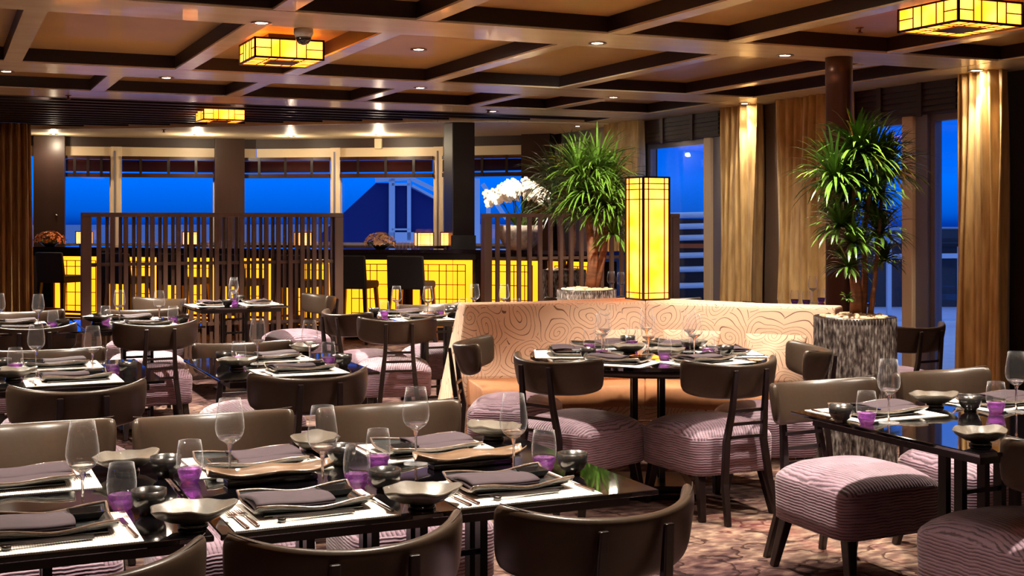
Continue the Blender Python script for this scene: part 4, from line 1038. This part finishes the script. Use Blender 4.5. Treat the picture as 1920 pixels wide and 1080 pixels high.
# wine glass
r = proto('wine_glass')
def shell(prof, th):
    return prof+[(max(.0006, rr-th), z+(.0004 if i == 0 else 0)) for i, (rr, z) in enumerate(reversed(prof))]
MB().lathe([(.030, .117), (.038, .131), (.0415, .147), (.0405, .168), (.036, .198), (.0305, .233), (.0298, .233)], 32, cap0=False, cap1=False).build('bowl', 'glass', r, True)
MB().lathe([(.0045, .004), (.0038, .02), (.0038, .08), (.0085, .101), (.018, .1075), (.030, .117), (.0345, .124), (.0325, .124), (.026, .1165), (.014, .1115), (.002, .110)], 24).build('stem', 'crystal', r, True)
MB().lathe([(.037, 0), (.0375, .0015), (.02, .003), (.004, .006)], 24).build('foot', 'glass', r, True)
PROTO['wine'] = (r, False)
r = proto('tumbler')
MB().lathe([(.0355, .042), (.0368, .052), (.0375, .07), (.035, .095), (.031, .120), (.030, .120)], 32, cap0=False, cap1=False).build('body', 'glass', r, True)
MB().lathe([(.0245, .003), (.031, .02), (.0358, .043), (.0335, .043), (.029, .026), (.022, .015), (.002, .012)], 28, cap0=False).build('thick_wall', 'crystal', r, True)
MB().lathe([(.0205, 0), (.0228, .0025), (.0285, .016), (.0312, .029), (.0335, .040), (.027, .030), (.018, .021), (.004, .017)], 9, wob=lambda a, r_, z: 1+.05*sin(4*a+z*300)).build('violet_base', 'violet', r)
PROTO['tumbler'] = (r, False)
r = MB().lathe([(.022, 0), (.024, .002), (.022, .008), (.034, .016), (.0425, .034), (.0445, .062), (.0415, .062), (.039, .036), (.028, .018), (.005, .013)], 28).build('tea_cup', 'pewter', None, True); PROTO['cup'] = (r, False)
rnd = random.Random(11)
ph = [rnd.random()*6 for _ in range(6)]
wob = lambda a, r_, z: 1+(.0 if r_ < .045 else .07*sin(2*a+ph[0])+.035*sin(5*a+ph[1])+.02*sin(9*a+ph[2]))
r = empty('leaf_dish')
q = MB()
def dishring(rr, z, wv): return [(rr*cos(2*pi*i/40)*wob(2*pi*i/40, rr, z)*1.12, rr*sin(2*pi*i/40)*wob(2*pi*i/40, rr, z)*.92, z+wv*(.0035*sin(3*2*pi*i/40+ph[3])+.002*sin(7*2*pi*i/40+ph[4]))) for i in range(40)]
q.rings([dishring(.03, .014, 0), dishring(.05, .018, .2), dishring(.078, .036, .8), dishring(.09, .052, 1), dishring(.084, .052, 1), dishring(.06, .027, .6), dishring(.03, .020, .2), dishring(.004, .019, 0)])
q.build('dish', 'stoneware', r, True)
MB().lathe([(.036, 0), (.037, .006), (.028, .016)], 24).build('foot', 'dishblack', r, True)
PROTO['leaf'] = (r, False)
r = empty('oblong_dish')
def obl(u, v):
    x = (u-.5)*.36; e_ = abs(u-.5)*2; w2 = .055*(1-e_**4*.6)*(1+.06*sin(u*17)); y = (v-.5)*2*w2; return (x, y, .022+.016*abs(v-.5)**2*4+.012*e_**3+.004*sin(u*11+2)*abs(v-.5)*2)
MB().sheet(24, 8, obl, .006).build('tray', 'oblong', r, True)
MB().box(-.13, -.03, 0, .13, .03, .018).build('foot', 'dishblack', r, bevel=.004)
PROTO['oblong'] = (r, False)
PROTO['mat'] = (MB().box(-.21, -.165, 0, .21, .165, .002).build('place_mat', 'mat'), False)
r = empty('charger_plate')
def plate(u, v):
    x = (u-.5)*.30; y = (v-.5)*.215; ev = abs(v-.5)*2; eu = abs(u-.5)*2
    return (x, y+.006*sin(u*7+1)*ev**6, .010+.016*ev**5+.005*sin(u*8+.5)*ev**6+.004*eu**6)
MB().sheet(20, 14, plate, .006).build('tray', 'plate', r, True)
q = MB()
pts = [plate(i/20, 0) for i in range(21)]+[plate(1, j/8) for j in range(1, 9)]+[plate(1-i/20, 1) for i in range(1, 21)]+[plate(0, 1-j/8) for j in range(1, 9)]
q.tube(pts, .0042, 6)
q.build('raised_rim', 'rim', r, True)
MB().box(-.13, -.085, 0, .13, .085, .006).build('foot', 'dishblack', r)
PROTO['plate'] = (r, False)
q = MB()
q.sheet(14, 12, lambda u, v: ((u-.5)*.205+.004*sin(v*3), (v-.5)*.185, .0065+.003*sin(u*6)*v+.004*math.sin(pi*v)), .006)
q.sheet(14, 8, lambda u, v: ((u-.5)*.203+.002*sin(v*5)+.003, -.0925+v*.13, .0145+.003*sin(u*5+1)+.005*math.sin(pi*min(1, v*1.1))-.004*(v > .95)), .006)
nap = q.build('napkin', 'napkin', None, True); PROTO['napkin'] = (nap, False)
q = MB(); q.rings([[(a_*.026, b2*.026, 0) for a_, b2 in ((-1, -1), (1, -1), (1, 1), (-1, 1))], [(a_*.042, b2*.036, .022) for a_, b2 in ((-1, -1), (1, -1), (1, 1), (-1, 1))],
    [(a_*.038, b2*.032, .022) for a_, b2 in ((-1, -1), (1, -1), (1, 1), (-1, 1))], [(a_*.024, b2*.022, .006) for a_, b2 in ((-1, -1), (1, -1), (1, 1), (-1, 1))]])
PROTO['sauce'] = (q.build('sauce_dish', 'dishblack', None), False)
def cutlery(name, kind):
    r = empty(name)
    MB().bar((0, -.1, .004), (0, 0, .004), .009, .006, .006, .004, side=(1, 0, 0)).build('handle', 'handle', r, bevel=.0015)
    q = MB().bar((0, 0, .004), (0, .035, .004), .004, .003, side=(1, 0, 0))
    if kind == 'fork':
        q.box(-.0115, .033, .002, .0115, .055, .0045)
        for t_ in (-.0105, -.0045, .0015, .0075): q.box(t_, .055, .002, t_+.003, .092, .004)
    elif kind == 'knife': q.box(-.007, .03, .002, .008, .11, .004)
    else: 
        q.lathe([(.004, .001), (.016, .003), (.018, .006), (.014, .005), (.003, .002)], 14, c=(0, .055))
    q.build({'fork': 'tines', 'knife': 'blade', 'spoon': 'spoon_bowl'}[kind], 'cutlery', r)
    PROTO[kind] = (r, False)
cutlery('fork', 'fork'); cutlery('knife', 'knife'); r = empty('chopstick_rest')
MB().lathe([(.006, 0), (.0105, .001), (.0105, .011), (.006, .012), (.0045, .006)], 14).build('ring', 'pewter', r, True)
PROTO['rest'] = (r, False)
r = MB().bar((-.105, -.003, .0125), (.105, .004, .0075), .004, .004, .008, .007, side=(0, 1, 0)).bar((-.105, .004, .0125), (.105, .011, .0075), .004, .004, .008, .007, side=(0, 1, 0)).build('chopsticks', 'frame', None); PROTO['chop'] = (r, False)

ITEM = {'mat': ('white woven place mat', 'place mat'), 'plate': ('dark rectangular charger plate', 'plate'), 'napkin': ('folded aubergine napkin', 'napkin'),
        'sauce': ('small black square sauce dish', 'sauce dish'), 'wine': ('stemmed wine glass', 'wine glass'), 'tumbler': ('violet-based tumbler', 'tumbler'), 'cup': ('pewter grey tea cup', 'cup'),
        'fork': ('dark-handled fork', 'fork'), 'knife': ('dark-handled knife', 'knife'), 'spoon': ('dark-handled spoon', 'spoon'), 'leaf': ('grey stoneware footed dish', 'dish'), 'oblong': ('long brown stoneware dish', 'dish'),
        'rest': ('ring-shaped chopstick rest', 'chopstick rest'), 'chop': ('pair of dark chopsticks', 'chopsticks')}
GRP = {'mat': 'white place mats on the tables', 'plate': 'charger plates on the place mats', 'napkin': 'aubergine napkins on the plates', 'sauce': 'square sauce dishes on the plates', 'wine': 'wine glasses on the tables', 'tumbler': 'violet tumblers on the tables',
       'cup': 'pewter tea cups on the tables', 'fork': 'forks beside the plates', 'knife': 'knives beside the plates', 'spoon': 'spoons beside the plates', 'leaf': 'leaf dishes on the tables', 'oblong': 'long stoneware dishes', 'rest': 'chopstick rests', 'chop': 'chopsticks in front of the plates'}
def item(kind, x, y, z, ang, where, extra=''):
    return put(kind, (x, y, z), ang, ITEM[kind][0]+extra+', '+where, ITEM[kind][1], GRP[kind])
TZ = .7502
def setting(ox, oy, ang, where, level=2, skip=(), jig=0):
    "place setting; (ox,oy) point on the table edge in front of the diner, ang = diner's facing (0 = +Y)"
    def pt(x, y): a, b_ = rot2(x, y, ang); return ox+a, oy+b_
    def do(kind, x, y, z, da=0, extra=''):
        if kind+extra in skip or kind in skip: return
        a, b_ = pt(x, y); item(kind, a, b_, z, ang+da, where, extra)
    do('mat', 0, .175, TZ, 0)
    do('plate', .012, .195, TZ+.0022, .02)
    do('napkin', -.038, .20, TZ+.0215, .03+jig)
    if level >= 1:
        do('sauce', .105, .245, TZ+.0125)
        do('cup', .262, .29, TZ)
        do('tumbler', .205, .365, TZ); 
    do('wine', .11, .375, TZ)
    if level >= 2:
        do('fork', -.182, .115, TZ+.0022, .05, ' nearer the mat edge'); do('fork', -.155, .125, TZ+.0022, .05, ' nearer the plate')
        do('knife', .192, .14, TZ+.0022, .06)
        do('chop', .0, .06, TZ+.0022, .03); do('rest', -.085, .052, TZ+.0022)
    elif level == 1:
        do('fork', -.175, .12, TZ+.0022, .05)
def tset(tname, lx, far, where, **kw):
    x, y, w, dpt = T[tname]
    if far: setting(x+lx, y+dpt, pi, where, **kw)
    else: setting(x+lx, y, 0, where, **kw)
tset('front', .245, False, 'at the near left place, foreground table')
tset('front', .825, False, 'at the near right place, foreground table')
tset('front', .262, True, 'at the far left place, foreground table', skip=('leaf', 'tumbler', 'cup', 'rest'))
tset('front', .83, True, 'at the far right place, foreground table', skip=('tumbler', 'cup', 'rest'))
def put_px(kind, px, py, where, ang=0, extra=''):
    x, y = at(px, py, .75); item(kind, x, y, TZ, ang, where, extra)
put_px('tumbler', 356, 905, 'at the far left place, foreground table'); put_px('cup', 311, 895, 'at the far left place, foreground table')
put_px('tumbler', 709, 880, 'at the far right place, foreground table')
put_px('cup', 640, 872, 'at the far right place, foreground table')
put_px('leaf', 362, 988, 'in front of the gap between the two joined front tables', .3)
put_px('leaf', 791, 952, 'between the two near places of the foreground table', .2)
put_px('leaf', 238, 885, 'at the far side gap of the joined front tables', .8)
put_px('leaf', 590, 848, 'between the two far places of the foreground table', 1.5)
put_px('leaf', 925, 824, 'at the far right corner of the foreground table', 2.2)
put_px('oblong', 508, 903, 'behind the near left napkin, foreground table', .02)
put_px('oblong', 882, 873, 'behind the near right napkin, foreground table', .02)
# corner table
tset('corner', 1.207-.37, False, 'at the near place, corner table', level=2, skip=('fork', 'fork nearer the plate', 'fork nearer the mat edge'))
tset('corner', 1.207-.37-.02, True, 'at the far place, corner table', level=2, skip=('tumbler', 'cup', 'knife', 'sauce', 'rest'))
# second row left
tset('second_left', .86, False, 'at the near place, second row left table', level=1)
tset('second_left', .84, True, 'at the far place, second row left table', level=1)
tset('second_left', .25, False, 'at the left edge place, second row left table', level=1)
put_px('leaf', 25, 712, 'on the second row left table near the left edge', .4)
# second row middle
tset('second_mid', .42, False, 'at the near place, second row middle table', level=1)
tset('second_mid', .42, True, 'at the far place, second row middle table', level=1)
put_px('leaf', 444, 692, 'left of the near place, second row middle table', .4); put_px('leaf', 572, 664, 'beyond the near plate, second row middle table', 1.9)
# third row
tset('third_left', .82, False, 'at the near place, third row left table', level=1); tset('third_left', .80, True, 'at the far place, third row left table', level=1)
tset('third_mid', .43, False, 'at the near place, third row small table', level=1); tset('third_mid', .40, True, 'at the far place, third row small table', level=1)
put_px('leaf', 182, 606, 'at the left end of the third row small table', .4)
# table before the screen: places at its two ends
x, y, w, dpt = T['screen']; setting(x, y+.38, -pi/2, 'at the left end, table before the screen', level=1); setting(x+w, y+.38, pi/2, 'at the right end, table before the screen', level=1)
# table beside sofa
tset('sofa_side', .28, False, 'at the near left place, table left of the sofa', level=1); tset('sofa_side', .30, True, 'at the far left place, table left of the sofa', level=1)
tset('sofa_side', .92, False, 'at the near right place, table left of the sofa', level=1); tset('sofa_side', .95, True, 'at the far right place, table left of the sofa', level=1)
# right table
tset('right', .27, True, 'at the far left place, right table', level=2, skip=('leaf',)); tset('right', .9, True, 'at the far right place, right table', level=2)
tset('right', .92, False, 'at the near right place, right table', level=2)
put_px('leaf', 1752, 762, 'on the right table between the two far places', .2); put_px('leaf', 1838, 834, 'at the near left part of the right table', .5)
# round table
for a_, wh, lv in ((0, 'at the near side of the round table', 1), (62, 'at the planter side of the round table', 1), (122, 'at the far right of the round table', 1), (180, 'at the far side of the round table', 1), (238, 'at the far left of the round table', 1), (298, 'at the left of the round table', 1)):
    aa = -YAW+radians(a_)+radians(-28); ex, ey = rot2(0, -.635, aa)
    setting(RX+ex, RY+ey, aa, wh, level=lv, skip=('cup',) if a_ in (0, 122, 238) else ())
put_px('leaf', 1250, 672, 'near the middle front of the round table', .2); put_px('leaf', 1180, 664, 'left of the middle of the round table', .6); put_px('leaf', 1300, 655, 'right of the middle of the round table', 1.2)
# tables behind the banquette: glasses that show above it
for tn, spots, wh in (('back1', ((1146, 12.3), (1164, 12.1)), 'on the table beside the tall lantern'), ('back2', ((1490, 11.0), (1512, 10.9), (1540, 11.2)), 'behind the right wing of the sofa')):
    for i, (px, dd) in enumerate(spots):
        x, y = atd(px, dd); item('wine' if (tn == 'back1') else 'tumbler', x, y, TZ, 0, wh, [' nearest the left', ' in the middle' if len(spots) > 2 else ' nearest the right', ' nearest the right'][i])
x, y = atd(1524, 11.25); item('wine', x, y, TZ, 0, wh, ' between the tumblers')
